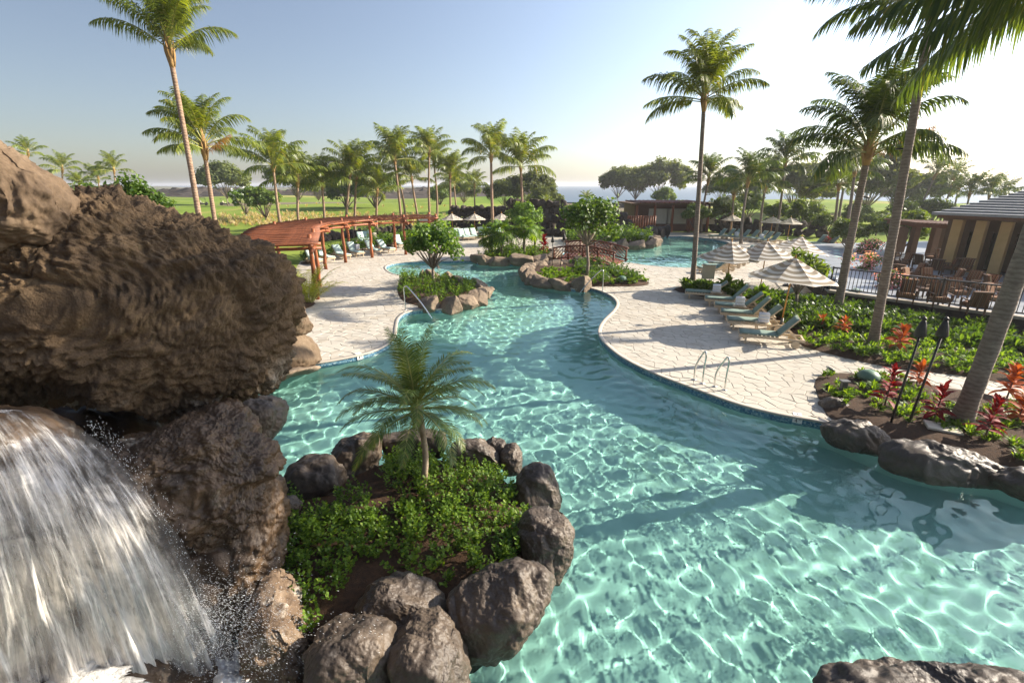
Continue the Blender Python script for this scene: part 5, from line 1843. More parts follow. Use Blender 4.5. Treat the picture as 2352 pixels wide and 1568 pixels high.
# ---- pergola of red logs
front = smooth2([Vector(p) for p in ((-8.6, 20.6), (-9.34, 22.7), (-10.4, 25.7), (-11.6, 28.8), (-12.1, 31.4), (-11.75, 34.2), (-10.5, 36.6), (-8.3, 38.2), (-5.8, 39.2))], .12, False)
cum = [0]
for a, b in zip(front, front[1:]): cum.append(cum[-1] + (b - a).length)
def on_front(s):
    i = min(max(int(np.searchsorted(cum, s)), 1), len(front) - 1)
    t = (front[i] - front[i - 1]).normalized()
    return front[i - 1].lerp(front[i], (s - cum[i - 1]) / max(cum[i] - cum[i - 1], 1e-6)), t
WID, HP = 2.9, 2.62
perg = thing('pergola', 'curved pergola of red brown logs with a stick roof over loungers', 'pergola', (-10, 28, 0))
PB = Vector((-10, 28, 0))
def log(a, b, r0, r1, name, mat='logwood', wob=.03, n=8):
    a, b = Vector(a), Vector(b)
    mb = MB()
    K = 6
    mb.tube([a.lerp(b, i / K) + Vector((rr.uniform(-wob, wob), rr.uniform(-wob, wob), rr.uniform(-wob, wob) * .4)) * (0 < i < K) for i in range(K + 1)], [r0 + (r1 - r0) * i / K for i in range(K + 1)], n)
    c = Vector((a.x, a.y, a.z))
    mb.v = [tuple(Vector(q) - c) for q in mb.v]
    return mb.build(name, M[mat], perg, True, c - PB)
posts = [G(729, 687).to_2d(), G(735, 658).to_2d(), G(749, 618).to_2d(), G(794, 603).to_2d(), G(855, 592).to_2d(), G(932, 585).to_2d(), Vector((-6.0, 39.1))]
for i, p in enumerate(posts):
    k = min(range(len(front)), key=lambda j: (front[j] - p).length)
    t = (front[min(k + 1, len(front) - 1)] - front[max(k - 1, 0)]).normalized()
    nrm = Vector((-t.y, t.x))
    log((p.x, p.y, -.05), (p.x, p.y, HP + .42), .115, .095, 'post')
    if i != 1:
        b = p + nrm * WID
        log((b.x, b.y, -.05), (b.x, b.y, HP + .40), .115, .095, 'post')
        a2, b2 = p - nrm * .45, b + nrm * .45
        log((a2.x, a2.y, HP - .02), (b2.x, b2.y, HP), .085, .075, 'cross_beam')
        a3, b3 = a2 + t * .22, b2 + t * .22
        log((a3.x, a3.y, HP - .24), (b3.x, b3.y, HP - .22), .08, .07, 'cross_beam')
L_ = cum[-1]
for off_, z in ((-.12, HP + .13), (WID + .12, HP + .13), (-.12, HP - .14)):
    s = 0
    while s < L_ - .6:
        p0, t0 = on_front(s); p1, t1 = on_front(min(s + 2.6, L_ - .05))
        a = p0 + Vector((-t0.y, t0.x)) * off_; b = p1 + Vector((-t1.y, t1.x)) * off_
        log((a.x, a.y, z), (b.x, b.y, z), .075, .07, 'beam')
        s += 2.5
STK = []
for i in range(6):
    mb = MB()
    r_ = random.Random(500 + i)
    mb.tube([(x / 7 * 3.7 - .4, r_.uniform(-.035, .035), r_.uniform(-.02, .02)) for x in range(8)], [r_.uniform(.018, .032) for _ in range(8)], 5)
    STK.append(mb.mesh('stick', M['stick'], True))
s = .05
proof = part('roof', perg)
cnt = 0
while s < L_ - .1:
    p, t = on_front(s)
    nrm = Vector((-t.y, t.x))
    inst('stick', STK[cnt % 6], proof, (p.x - PB.x, p.y - PB.y, HP + .225 + .012 * (cnt % 3)), (0, 0, math.atan2(nrm.y, nrm.x) + rr.uniform(-.05, .05)))
    s += rr.uniform(.09, .16)
    cnt += 1

# ---- wooden bridge over the channel
br = thing('footbridge', 'small wooden footbridge with lattice railings over the channel', 'bridge', G(1350, 600))
BB = Vector(br.location)
def bpart(mb, name, mat='bridgewood', smooth=True):
    o = mb.build(name, M[mat], BP, smooth, -BB)
    return o
def rail(a, b, lab):
    a, b = Vector(a), Vector(b)
    n = 5
    def P(t, z):
        return a.lerp(b, t) + Vector((0, 0, z + .28 * math.sin(math.pi * t)))
    for i in range(n):
        t = i / (n - 1)
        mb = MB(); mb.tube([P(t, -.05), P(t, .5), P(t, 1.02)], [.07, .065, .06], 8); bpart(mb, 'post')
    for z in (.95, .16):
        mb = MB(); mb.tube([P(t / 12 * 1.06 - .03, z) for t in range(13)], [.055] * 13, 8); bpart(mb, 'handrail' if z > .5 else 'bottom_rail')
    for i in range(n - 1):
        t0, t1 = i / (n - 1), (i + 1) / (n - 1)
        for k in range(7):
            for s in (1, -1):
                if i in (0, 3) and s * (1 if i == 0 else -1) < 0: continue
                u0 = (k - 3) / 4.0; u1 = u0 + .75
                za, zb = .18, .93
                if u0 < 0: za += (0 - u0) / .75 * .75; u0 = 0
                if u1 > 1: zb -= (u1 - 1) / .75 * .75; u1 = 1
                if u1 - u0 < .05: continue
                x0_, x1_ = (u0, u1) if s > 0 else (1 - u0, 1 - u1)
                mb = MB(); mb.tube([P(t0 + (t1 - t0) * x0_, za), P(t0 + (t1 - t0) * x1_, zb)], [.026, .024], 5); bpart(mb, 'lattice_bar')
a0, a1 = G(1272, 600), G(1408, 612)
BP = part('railing', br)
rail(a0, a1, 'near')
b0, b1 = G(1300, 583), G(1437, 600)
BP = part('railing', br)
rail(b0, b1, 'far')
BP = part('bridge_deck', br)
for i in range(30):
    t = (i + .5) / 30
    z = .02 + .28 * math.sin(math.pi * t)
    mb = MB()
    p, q = a0.lerp(a1, t), b0.lerp(b1, t)
    mb.bar(p + Vector((0, 0, z)), q + Vector((0, 0, z)), (a1 - a0).length / 30 * .93, .05)
    bpart(mb, 'plank', smooth=False)

# ---- steel handrails
def steel(pts, label, group=None):
    P = [Vector(p) for p in pts]
    base = Vector((P[0].x, P[0].y, 0))
    sm = []
    for i in range(len(P) - 1):
        p0, p1, p2, p3 = P[max(i - 1, 0)], P[i], P[i + 1], P[min(i + 2, len(P) - 1)]
        for k in range(8):
            u_ = k / 8
            sm.append(.5 * ((2 * p1) + (p2 - p0) * u_ + (2 * p0 - 5 * p1 + 4 * p2 - p3) * u_ * u_ + (3 * p1 - p0 - 3 * p2 + p3) * u_ ** 3))
    sm.append(P[-1])
    root = thing('handrail', label, 'handrail', base, 0, group)
    mb = MB(); mb.tube([q - base for q in sm], .024, 10)
    mb.build('rail', M['steel'], root, True)
    for q in (P[0], P[-1]):
        if q.z > -.05:
            mb = MB(); mb.lathe([(.0, .004), (.06, .006), (.055, .02), (.028, .03)], 12, (q.x - base.x, q.y - base.y, q.z)); mb.build('flange', M['steel'], root, True)
    return root
a = G(931, 712); b = G(1003, 735, -.2)
d = (b - a)
steel([a, a + Vector((0, 0, .55)), a + Vector((0, 0, .95)), a + Vector((d.x * .06, d.y * .06, 1.07)), a + Vector((d.x * .16, d.y * .16, 1.0)), a + Vector((d.x * .55, d.y * .55, .42)), Vector((b.x, b.y, -.45))], 'slanted steel handrail going into the left pool bank')
a = G(1384, 668); b = G(1322, 676, -.2)
d = (b - a)
steel([a, a + Vector((0, 0, .55)), a + Vector((0, 0, .95)), a + Vector((d.x * .06, d.y * .06, 1.07)), a + Vector((d.x * .16, d.y * .16, 1.0)), a + Vector((d.x * .55, d.y * .55, .42)), Vector((b.x, b.y, -.45))], 'slanted steel handrail before the bridge planter')
for (x0_, y0_), (x1_, y1_), lab in (((1613, 881), (1594, 872), 'left steel grab rail at the right pool edge'), ((1664, 896), (1641, 888), 'right steel grab rail at the right pool edge')):
    a, b = G(x0_, y0_), G(x1_, y1_)
    d = b - a
    steel([a, a + Vector((0, 0, .45)), a + Vector((0, 0, .78)) - d * .05, a + Vector((0, 0, .92)) + d * .12, a + Vector((0, 0, .80)) + d * .4, b + Vector((0, 0, .4)), b], lab, 'grab rails at the right pool edge')

# ---- garden torches
def torch(loc, h, label, lean=(0, 0), group=None):
    root = thing('garden_torch', label, 'torch', loc, 0, group)
    mb = MB(); mb.tube([(0, 0, -.1), (lean[0] * .5, lean[1] * .5, h * .5), (lean[0], lean[1], h)], [.026, .024, .022], 8); mb.build('pole', M['black'], root, True)
    c = (lean[0], lean[1], h)
    mb = MB(); mb.lathe([(.03, -.02), (.10, .0), (.115, .03), (.085, .20), (.05, .32), (.03, .36)], 14, c); mb.build('burner', M['black'], root, True)
    mb = MB(); mb.lathe([(.05, .36), (.045, .40), (.012, .43)], 10, c); mb.build('snuffer', M['black'], root, True)
torch(at((2042, 985), z1), 2.0, 'left black garden torch in the red plant bed', (.12, 0))
torch(at((2083, 985), z1), 2.0, 'right black garden torch in the red plant bed', (.18, 0))
torch(at((1268, 617)), 1.7, 'left black torch before the bridge railing', group='torches at the bridge')
torch(at((1286, 616)), 1.85, 'right black torch before the bridge railing', (.22, .05), group='torches at the bridge')

# ---- small fittings in the beds
p = at((1990, 885), z1)
root = thing('speaker_dome', 'green mushroom shaped garden speaker in the red plant bed', 'speaker', p)
mb = MB(); mb.lathe([(.12, -.02), (.12, .10), (.14, .12)], 16); mb.build('stand', M['signback'], root, True)
mb = MB(); mb.lathe([(.26, .10), (.27, .14), (.255, .20), (.2, .27), (.11, .315), (.0, .33)], 20); mb.build('cap', M['dome'], root, True)
p = at((1428, 653), ZF[2])
root = thing('speaker_dome', 'green mushroom shaped garden speaker in the bridge planter', 'speaker', p)
mb = MB(); mb.lathe([(.12, -.02), (.12, .10), (.14, .12)], 16); mb.build('stand', M['signback'], root, True)
mb = MB(); mb.lathe([(.26, .10), (.27, .14), (.255, .20), (.2, .27), (.11, .315), (.0, .33)], 20); mb.build('cap', M['dome'], root, True)
def spot(loc, rz, label):
    root = thing('spot_light', label, 'garden light', loc, rz)
    mb = MB(); mb.tube([(0, 0, -.05), (0, 0, .12)], .012, 6); mb.build('stake', M['black'], root)
    mb = MB(); mb.tube([(-.1, 0, .13), (-.02, 0, .15), (.09, 0, .18), (.1, 0, .182)], [.035, .05, .06, .05], 12); mb.build('head', M['grey'], root, True)
    mb = MB(); mb.box((.10, 0, .225), (.06, .12, .012)); mb.build('hood', M['grey'], root)
spot(at((1906, 860)), 2.6, 'small grey spot light on the deck beside the red plant bed')
root = thing('path_light', 'dark louvred path light at the corner of the red plant bed', 'garden light', at((1932, 912), z1))
mb = MB(); mb.box((0, 0, .14), (.14, .10, .30)); mb.build('post', M['grey'], root)
mb = MB(); mb.box((0, 0, .31), (.22, .17, .045)); mb.build('cap', M['grey'], root, bevel=.006)
for i in range(3):
    mb = MB(); mb.box((0, -.055, .12 + i * .055), (.12, .02, .014)); mb.build('louvre', M['black'], root)
p = at((2160, 1000), z1)
mb = MB(); mb.box((0, 0, .02), (.62, .38, .05)); o = mb.build('valve_cover', M['signback'], None, loc=(p[0], p[1], p[2] + .03), rot=(.05, .05, -.45), bevel=.01)
tag(o, 'pale flat valve box cover lying in front of the thick palm', 'cover')
# conduit up the thick palm
b = G(2200, 985); t_ = D(2590, -100, b.y)
mb = MB()
pts = [Vector((b.x, b.y, -.05)).lerp(t_, s) + Vector((-.06, -.20 + .05 * s, 0)) for s in (0, .2, .4, .6, .8)]
mb.tube([q - pts[0] for q in pts], .022, 8)
tag(mb.build('conduit', M['grey'], None, True, pts[0]), 'grey conduit pipe running up the thick palm trunk', 'pipe')
# straps round the trunks
for (x, y, Y, r_), lab in (((2068, 342, 15.4, .125), 'leaning palm beside the railing'), ((1975, 450, 20.4, .15), 'bushy palm left of the terrace')):
    c = D(x, y, Y)
    root = thing('trunk_light', 'small light strapped to the ' + lab, 'garden light', c)
    mb = MB(); mb.tube([(0, 0, -.02), (0, 0, .02)], [r_, r_], 16); mb.build('strap', M['black'], root, True)
    mb = MB(); mb.tube([(r_ * .9, -.05, -.02), (r_ + .14, -.10, -.06)], [.04, .055], 10); mb.build('lamp_head', M['grey'], root, True)

# ---- signs
def sign(loc, rz, w, h, z, mat, label, post='black'):
    root = thing('sign', label, 'sign', loc, rz)
    for s in (-1, 1):
        mb = MB(); mb.box((s * w * .18, .02, (z + h) / 2 - .1), (.03, .03, z + h * .6)); mb.build('post', M[post], root)
    for k in range(5):
        mb = MB(); mb.bar((-w * .18, .02, z * (k + .5) / 5.5), (w * .18, .02, z * (k + 1.0) / 5.5), .012, .02); mb.build('brace', M[post], root)
    mb = MB(); mb.box((0, 0, z + h / 2), (w, .025, h)); mb.build('board', M[mat], root, bevel=.004)
sign(at((1622, 668)), R(-8), .62, .68, .62, 'signback', 'blank beige sign board on a black stand by the tall palm')
sign(at((1472, 560)), 0, .34, .55, .5, 'white', 'small white notice on the rocks behind the bridge, taller one')
sign(at((1493, 562)), 0, .36, .5, .3, 'white', 'small white notice at the end of the rocks by the far pool')
# depth markers in the tile band
def text_mesh(body, size):
    cu = bpy.data.curves.new('lettering', 'FONT')
    cu.body = body
    cu.size = size
    cu.align_x = 'CENTER'
    cu.extrude = .001
    o = bpy.data.objects.new('lettering', cu)
    ROOT.objects.link(o)
    bpy.context.view_layer.update()
    me = bpy.data.meshes.new_from_object(o.evaluated_get(bpy.context.evaluated_depsgraph_get()))
    bpy.data.objects.remove(o)
    me.materials.clear(); me.materials.append(M['black'])
    return me
def marker(px, label):
    g_ = G(*px).to_2d()
    k = min(range(len(POOL)), key=lambda j: (POOL[j] - g_).length)
    t = (POOL[(k + 1) % len(POOL)] - POOL[k - 1]).normalized()
    rz = math.atan2(-t.y, -t.x)
    nrm = Vector((-t.y, t.x))              # towards the water
    p = POOL[k] + nrm * .008
    root = thing('depth_marker', label, 'marker', (p.x, p.y, -.145), rz + math.pi)
    sg = 1
    fx = Vector((math.cos(rz + math.pi), math.sin(rz + math.pi)))
    face = 1 if nrm.dot(Vector((math.sin(rz + math.pi), -math.cos(rz + math.pi)))) > 0 else -1
    mb = MB(); mb.box((0, 0, .055), (.20, .012, .125)); mb.build('tile', M['white'], root)
    o = inst('numeral', text_mesh('4', .14), root, (-.03 * face, -.009 * face, .012), (math.pi / 2, 0, 0 if face > 0 else math.pi))
    o = inst('lettering', text_mesh('FT', .055), root, (.055 * face, -.009 * face, .065), (math.pi / 2, 0, 0 if face > 0 else math.pi))
    q = POOL[k] - nrm * .14
    mb = MB(); mb.box((0, 0, 0), (.18, .18, .006)); o2 = mb.build('deck_tile', M['white'], root, loc=(0, .15 * face, .158))
    inst('deck_numeral', text_mesh('4', .11), root, (0, .11 * face, .163), (0, 0, 0 if face > 0 else math.pi))
marker((823, 815), 'white depth tile reading 4 FT on the left pool bank')
marker((1832, 958), 'white depth tile reading 4 FT on the right pool bank')

# ---- terrace with railing
ZT = .6
TL = [Vector((14.4, 21.6)), Vector((18.2, 17.3)), Vector((24.5, 10.2))]
TB = [Vector((14.4, 21.6)), Vector((18.2, 17.3)), Vector((24.5, 10.2)), Vector((44, 10)), Vector((44, 44)), Vector((24, 40)), Vector((17, 29))]
terr = thing('terrace', 'raised grey stone terrace with a dark basalt retaining wall', 'terrace', (14.4, 21.6, 0))
T0 = Vector((14.4, 21.6, 0))
rel = [p - T0.to_2d() for p in TB]
mb = MB(); mb.prism(rel, -.1, ZT - .06); mb.build('retaining_wall', M['basalt'], terr)
mb = MB(); mb.prism(rel, ZT - .055, ZT); slab = mb.build('floor_slab', M['terrace'], terr)
# slabs with open joints
for i in range(-1, 22):
    for j in range(-1, 22):
        c = Vector((16 + i * 1.2, 11 + j * 1.2))
        cs = [c + Vector((a * .59, b * .59)) for a, b in ((-1, -1), (1, -1), (1, 1), (-1, 1))]
        if all(inside(TB, np.array([q.x]), np.array([q.y]))[0] for q in cs) and c.x < c.y * 1.25 and c.y < 33 and min(edge_dist(TB, np.array([q.x]), np.array([q.y]))[0] for q in cs) > .25:
            if i == -1 or 'SLAB' not in globals():
                m_ = MB(); m_.box((0, 0, 0), (1.18, 1.18, .02)); SLAB = m_.mesh('floor_tile', M['terrace'])
            inst('floor_tile', SLAB, slab, (c.x - T0.x, c.y - T0.y, ZT + .004 + rr.uniform(0, .002)))
for a, b in zip(TL, TL[1:]):
    d = b - a
    mb = MB(); c = (a + b) / 2 - T0.to_2d(); mb.box((c.x, c.y, ZT + .03), (d.length, .36, .10), Matrix.Rotation(math.atan2(d.y, d.x), 3, 'Z')); mb.build('cap_stone', M['capstone'], terr)
mb = MB(); mb.tube([(0, 0, 0), (0, 0, .84)], .016, 5); BAL = mb.mesh('baluster', M['black'])
mb = MB(); mb.box((0, 0, .53), (.06, .06, 1.06)); RPOST = mb.mesh('post', M['black'])
rl = thing('railing', 'black iron railing along the terrace edge', 'railing', (14.4, 21.6, ZT + .08))
def railing(a, b, root, o0):
    d = b - a
    root = part('panel', root)
    n_ = max(1, round(d.length / 1.75))
    for i in range(n_ + 1):
        p = a + d * i / n_ - o0
        inst('post', RPOST, root, (p.x, p.y, 0), (0, 0, math.atan2(d.y, d.x)))
    for z in (.10, 1.0):
        mb = MB(); mb.bar((a.x - o0.x, a.y - o0.y, z), (b.x - o0.x, b.y - o0.y, z), .075 if z > .5 else .045, .05); mb.build('top_rail' if z > .5 else 'bottom_rail', M['black'], root)
    k = int(d.length / .14)
    for i in range(1, k):
        p = a + d * i / k - o0
        inst('baluster', BAL, root, (p.x, p.y, .13))
for a, b in zip(TL, TL[1:]): railing(a, b, rl, T0.to_2d())
rl2 = thing('railing', 'short black railing beside the terrace steps at its left end', 'railing', (14.4, 21.6, ZT))
railing(Vector((14.3, 22.0)), Vector((16.2, 27.5)), rl2, T0.to_2d())
# big dark glazed pots
for i, (px, lab) in enumerate((((1905, 690), 'dark blue glazed pot at the corner below the terrace'), ((1893, 676), 'dark pot behind the glazed pot at the terrace corner'))):
    p = G(*px)
    root = thing('pot', lab, 'pot', (p.x, p.y, 0))
    mb = MB(); mb.lathe([(.22, 0), (.32, .25), (.40, .6), (.42, .8), (.40, .82), (.36, .78), (.1, .74)], 18); mb.build('vessel', M['planter'], root, True)
    mb = MB(); mb.lathe([(.42, .80), (.46, .82), (.46, .87), (.40, .88)], 18); mb.build('rim', M['planter'], root, True)

# ---- terrace armchairs
def chair_meshes():
    d = {}
    mb = MB(); mb.box((0, 0, .21), (.06, .06, .42)); d['leg'] = mb.mesh('leg', M['chairwood'])
    mb = MB(); mb.box((0, 0, .60), (.70, .075, .04)); mb.box((.30, 0, .44), (.05, .05, .3)); mb.box((-.30, 0, .44), (.05, .05, .3)); d['armrest'] = mb.mesh('armrest', M['chairwood'])
    mb = MB()
    for s in (-1, 1): mb.box((0, s * .30, .31), (.68, .04, .09))
    for i in range(6): mb.box((-.28 + i * .115, 0, .325), (.075, .58, .02))
    mb.box((.33, 0, .31), (.04, .62, .09)); d['seat_frame'] = mb.mesh('seat_frame', M['chairwood'])
    mb = MB()
    for i in range(6): mb.box((0, -.27 + i * .108, .36), (.03, .06, .66))
    mb.box((0, 0, .68), (.045, .66, .07)); d['backrest'] = mb.mesh('backrest', M['chairwood'])
    mb = MB(); mb.box((0, 0, 0), (.62, .58, .13)); d['seat_cushion'] = mb.mesh('seat_cushion', M['striped_cushion'])
    mb = MB(); mb.box((0, 0, .30), (.14, .58, .62)); d['back_cushion'] = mb.mesh('back_cushion', M['striped_cushion'])
    for k in ('seat_cushion', 'back_cushion'):
        b = bmesh.new(); b.from_mesh(d[k]); bmesh.ops.bevel(b, geom=b.edges[:], offset=.035, segments=3, affect='EDGES'); b.to_mesh(d[k]); b.free()
    return d
CH = chair_meshes()
def armchair(loc, rz, label='', s=1.0):
    root = thing('armchair', label, 'chair', loc, rz, 'terrace armchairs')
    root.scale = (s, s, s)
    for a in (-.3, .3):
        for b in (-.3, .3): inst('leg', CH['leg'], root, (a, b, 0))
    inst('seat_frame', CH['seat_frame'], root)
    for b in (-.34, .34): inst('armrest', CH['armrest'], root, (0, b, 0))
    inst('backrest', CH['backrest'], root, (-.30, 0, .33), (0, R(-14), 0))
    inst('seat_cushion', CH['seat_cushion'], root, (.02, 0, .40))
    inst('back_cushion', CH['back_cushion'], root, (-.20, 0, .43), (0, R(-14), 0))
    return root
c7 = lambda x, y: G(1862 + .3125 * x, 428.7 + .3125 * y, ZT)
rows = {'beside the railing': ((690, 850, 80), (800, 800, 200), (930, 880, 100), (1060, 830, 260), (1180, 930, 70), (1330, 880, 140), (720, 740, -60)),
        'in the middle of the terrace': ((660, 700, 20), (740, 690, 160), (860, 740, -90), (1010, 740, 0), (1140, 760, 190), (1250, 790, 30), (1330, 800, 180)),
        'in the back part of the terrace': ((600, 590, 0), (660, 600, 170), (600, 540, 20), (800, 610, 10), (900, 650, 60), (1000, 640, 120), (1100, 650, 200), (890, 560, -40), (960, 570, -80), (1040, 580, 190))}
for txt, lst in rows.items():
    lo = []
    for x, y, a in lst:
        p = c7(x, y)
        lo.append(armchair((p.x, p.y, ZT + .016), R(a + (150 if int(x) % 4 else 0)), s=.86))
    rank_labels(lo, 'brown armchair with striped cushions, %s ' + txt)
mb = MB(); mb.box((0, 0, .40), (.75, .75, .04)); CTOP = mb.mesh('table_top', M['chairwood'])
mb = MB(); mb.box((0, 0, .19), (.06, .06, .38)); CLEG = mb.mesh('leg', M['chairwood'])
lo = []
for x, y in ((870, 820), (1090, 760), (930, 610), (650, 650)):
    p = c7(x, y)
    root = thing('coffee_table', '', 'table', (p.x, p.y, ZT + .016), .3, 'terrace tables')
    inst('table_top', CTOP, root)
    for a in (-.3, .3):
        for b in (-.3, .3): inst('leg', CLEG, root, (a, b, 0))
    lo.append(root)
rank_labels(lo, 'low brown table, %s of those among the terrace armchairs')

# ---- terrace building
bd = thing('terrace_building', 'ochre terrace building with thick columns and a grey tiled hip roof', 'building', (25, 27, ZT))
B0 = Vector((25, 27, ZT))
dl = Vector((1.8, -2.9)).normalized()
nl = Vector((-dl.y, dl.x)) * 1
if nl.x < 0: nl = -nl
ec = Vector((23.4, 27.3))
def bp(s, n, z):                           # along the front, into the building, height
    q = ec + dl * s + nl * n
    return Vector((q.x - B0.x, q.y - B0.y, z - B0.z))
def bbox(s0, s1, n0, n1, za, zb, name, mat, parent=bd):
    mb = MB()
    P = [bp(s0, n0, za), bp(s1, n0, za), bp(s1, n1, za), bp(s0, n1, za), bp(s0, n0, zb), bp(s1, n0, zb), bp(s1, n1, zb), bp(s0, n1, zb)]
    mb.add(P, [(0, 1, 2, 3), (4, 7, 6, 5), (0, 4, 5, 1), (1, 5, 6, 2), (2, 6, 7, 3), (3, 7, 4, 0)])
    return mb.build(name, M[mat], parent)
for i in range(10):
    s = .30 + i * 1.0
    bbox(s, s + .44, 1.15, 1.62, ZT, 3.38, 'column', 'stucco')
glass_m = NT('dark_glass').done((.02, .018, .014), .08, None, .7)
M['dglass'] = glass_m
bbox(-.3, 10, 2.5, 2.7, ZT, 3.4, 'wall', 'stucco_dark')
for i in range(9):
    s = .80 + i * 1.0
    w_ = bbox(s, s + .42, 2.44, 2.5, ZT + .1, 2.7, 'window', 'dglass')
    bbox(s - .06, s, 2.40, 2.49, ZT + .05, 2.76, 'window_frame', 'chairwood', w_)
    bbox(s + .42, s + .48, 2.40, 2.49, ZT + .05, 2.76, 'window_frame', 'chairwood', w_)
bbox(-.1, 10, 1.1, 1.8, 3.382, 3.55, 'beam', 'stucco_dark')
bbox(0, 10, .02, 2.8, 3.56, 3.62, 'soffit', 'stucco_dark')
bbox(-.05, 10.05, -.10, .02, 3.50, 3.72, 'fascia', 'hutwood')
# roof courses, each a real stepped strip
roofm = simple('roof_tile', (.34, .34, .335), (.25, .25, .25), 6, .6, .2, .01, 'World')
M['roof'] = roofm
for k in range(20):
    n0, n1 = -.15 + k * .36, -.15 + (k + 1) * .36 + .05
    z0_, z1_ = 3.66 + (n0 + .15) * .34, 3.66 + (n1 + .15) * .34
    sA, sB = -.2 + n0 * .75, 12
    mb = MB()
    P = [bp(sA, n0, z0_ + .13), bp(sB, n0, z0_ + .13), bp(sB, n1, z1_ + .03), bp(sA + .3, n1, z1_ + .03), bp(sA, n0, z0_ - .01), bp(sB, n0, z0_ - .01), bp(sB, n1, z1_ - .05), bp(sA + .3, n1, z1_ - .05)]
    mb.add(P, [(0, 1, 2, 3), (4, 7, 6, 5), (0, 4, 5, 1), (3, 2, 6, 7), (0, 3, 7, 4), (1, 5, 6, 2)])
    mb.build('roof_course', M['roof'], bd)
# hip side facing away along the left
mb = MB()
mb.add([bp(-.2 - .1, -.15, 3.70), bp(-.2 + 7.2 * .75, 7.05, 6.10), bp(-.3, 7.05, 3.70)], [(0, 1, 2)])
mb.build('roof_hip', M['roof'], bd)
# lower wing behind with its own roof
wing = thing('terrace_wing', 'low wing with a grey roof left of the terrace building', 'building', (34, 39, ZT))
W0 = Vector((26, 34, ZT))
wa, wb = D(2138, 505, 36), D(2222, 512, 33)
mb = MB(); mb.box((3.6, .6, 1.1), (4.4, 3.4, 2.2), Matrix.Rotation(-.9, 3, 'Z')); mb.build('wall', M['stucco_dark'], wing)
mb = MB()
Rz = Matrix.Rotation(-.9, 3, 'Z')
q = [Rz @ Vector(v_) + Vector((3.6, .6, 0)) for v_ in ((-2.6, -2.1, 2.2), (2.6, -2.1, 2.2), (2.6, 2.1, 2.2), (-2.6, 2.1, 2.2), (-.8, 0, 2.95), (.8, 0, 2.95))]
mb.add(q, [(0, 1, 5, 4), (1, 2, 5), (2, 3, 4, 5), (3, 0, 4), (3, 2, 1, 0)]); mb.build('roof', M['roof'], wing)
# dark pergola in front of the wing
dp = thing('terrace_pergola', 'dark timber pergola with stone piers at the back of the terrace', 'pergola', (21, 30, ZT))
D0 = Vector((21, 30, ZT))
for x, y in ((2052, 590), (2090, 585), (2135, 588), (2180, 598), (2160, 580), (2065, 578)):
    p = G(x, y, ZT) - D0
    mb = MB(); mb.box((p.x, p.y, 1.0), (.42, .42, 2.0), None, 0, .9); mb.build('pier', M['stucco_dark'], dp, bevel=.02)
c0, c1 = G(2045, 584, ZT) - D0, G(2195, 597, ZT) - D0
for k in range(3):
    o_ = Vector((.25, 1.3, 0)) * (k - 1)
    mb = MB(); mb.bar(c0 + o_ + Vector((0, 0, 2.1)), c1 + o_ + Vector((0, 0, 2.1)), .16, .2); mb.build('beam', M['hutwood'], dp)
for k in range(16):
    q = c0.lerp(c1, (k + .5) / 16)
    mb = MB(); mb.bar(q + Vector((-.4, -2.0, 2.26)), q + Vector((.4, 2.0, 2.26)), .09, .1); mb.build('rafter', M['hutwood'], dp)
tree(BUSHY[0], (c0.lerp(c1, .5) + D0 + Vector((1, 3.5, -.6))).to_tuple(), .8, 1, 'bushy green tree behind the dark terrace pergola')

# ---- far hut
h0, h1 = G(1455, 531), G(1616, 531)
hut = thing('pool_hut', 'low brown timber pool hut behind the far pool', 'building', (h0.x, h0.y, 0))
Lh = (h1 - h0).length
mb = MB(); mb.box((Lh / 2, 3, 1.5), (Lh, 5.6, 3.0)); mb.build('wall', M['hutwood'], hut)
mb = MB(); mb.box((Lh / 2, 2.6, 3.12), (Lh + 1.4, 7.6, .2)); mb.build('roof', M['stucco_dark'], hut)
for i in range(int(Lh / .55)):
    mb = MB(); mb.tube([(.2 + i * .55, -1.4, 3.28), (.2 + i * .55, 6, 3.32)], .09, 6); mb.build('roof_log', M['stick'], hut)
for i in range(5):
    mb = MB(); mb.tube([(i * Lh / 4, -.9, -.1), (i * Lh / 4, -.9, 3.05)], [.17, .14], 8); mb.build('post', M['logwood'], hut, True)
for x in (.34, .60):
    mb = MB(); mb.box((Lh * x, .16, 1.7), (2.3, .08, 1.7)); mb.build('shutter', M['signback'], hut)
mb = MB(); mb.box((Lh * .82, .16, 1.1), (1.1, .08, 2.2)); mb.build('door', M['logwood'], hut)
for px, ss, lab in (((1440, 535), 1, 'red brown timber fence left of the hut'),):
    p = G(*px)
    root = thing('fence', lab, 'fence', (p.x, p.y, 0))
    for i in range(12):
        mb = MB(); mb.tube([(i * .28, 0, -.1), (i * .28 + rr.uniform(-.03, .03), 0, 1.9)], [.13, .12], 7); mb.build('log', M['logwood'], root, True)
root = thing('notice_board', 'pale notice board beside the far hut', 'sign', at((1624, 532)))
for s in (-.6, .6):
    mb = MB(); mb.box((s, 0, .9), (.09, .09, 2.0)); mb.build('post', M['hutwood'], root)
mb = MB(); mb.box((0, -.06, 1.6), (1.5, .05, 1.5)); mb.build('board', M['signback'], root)

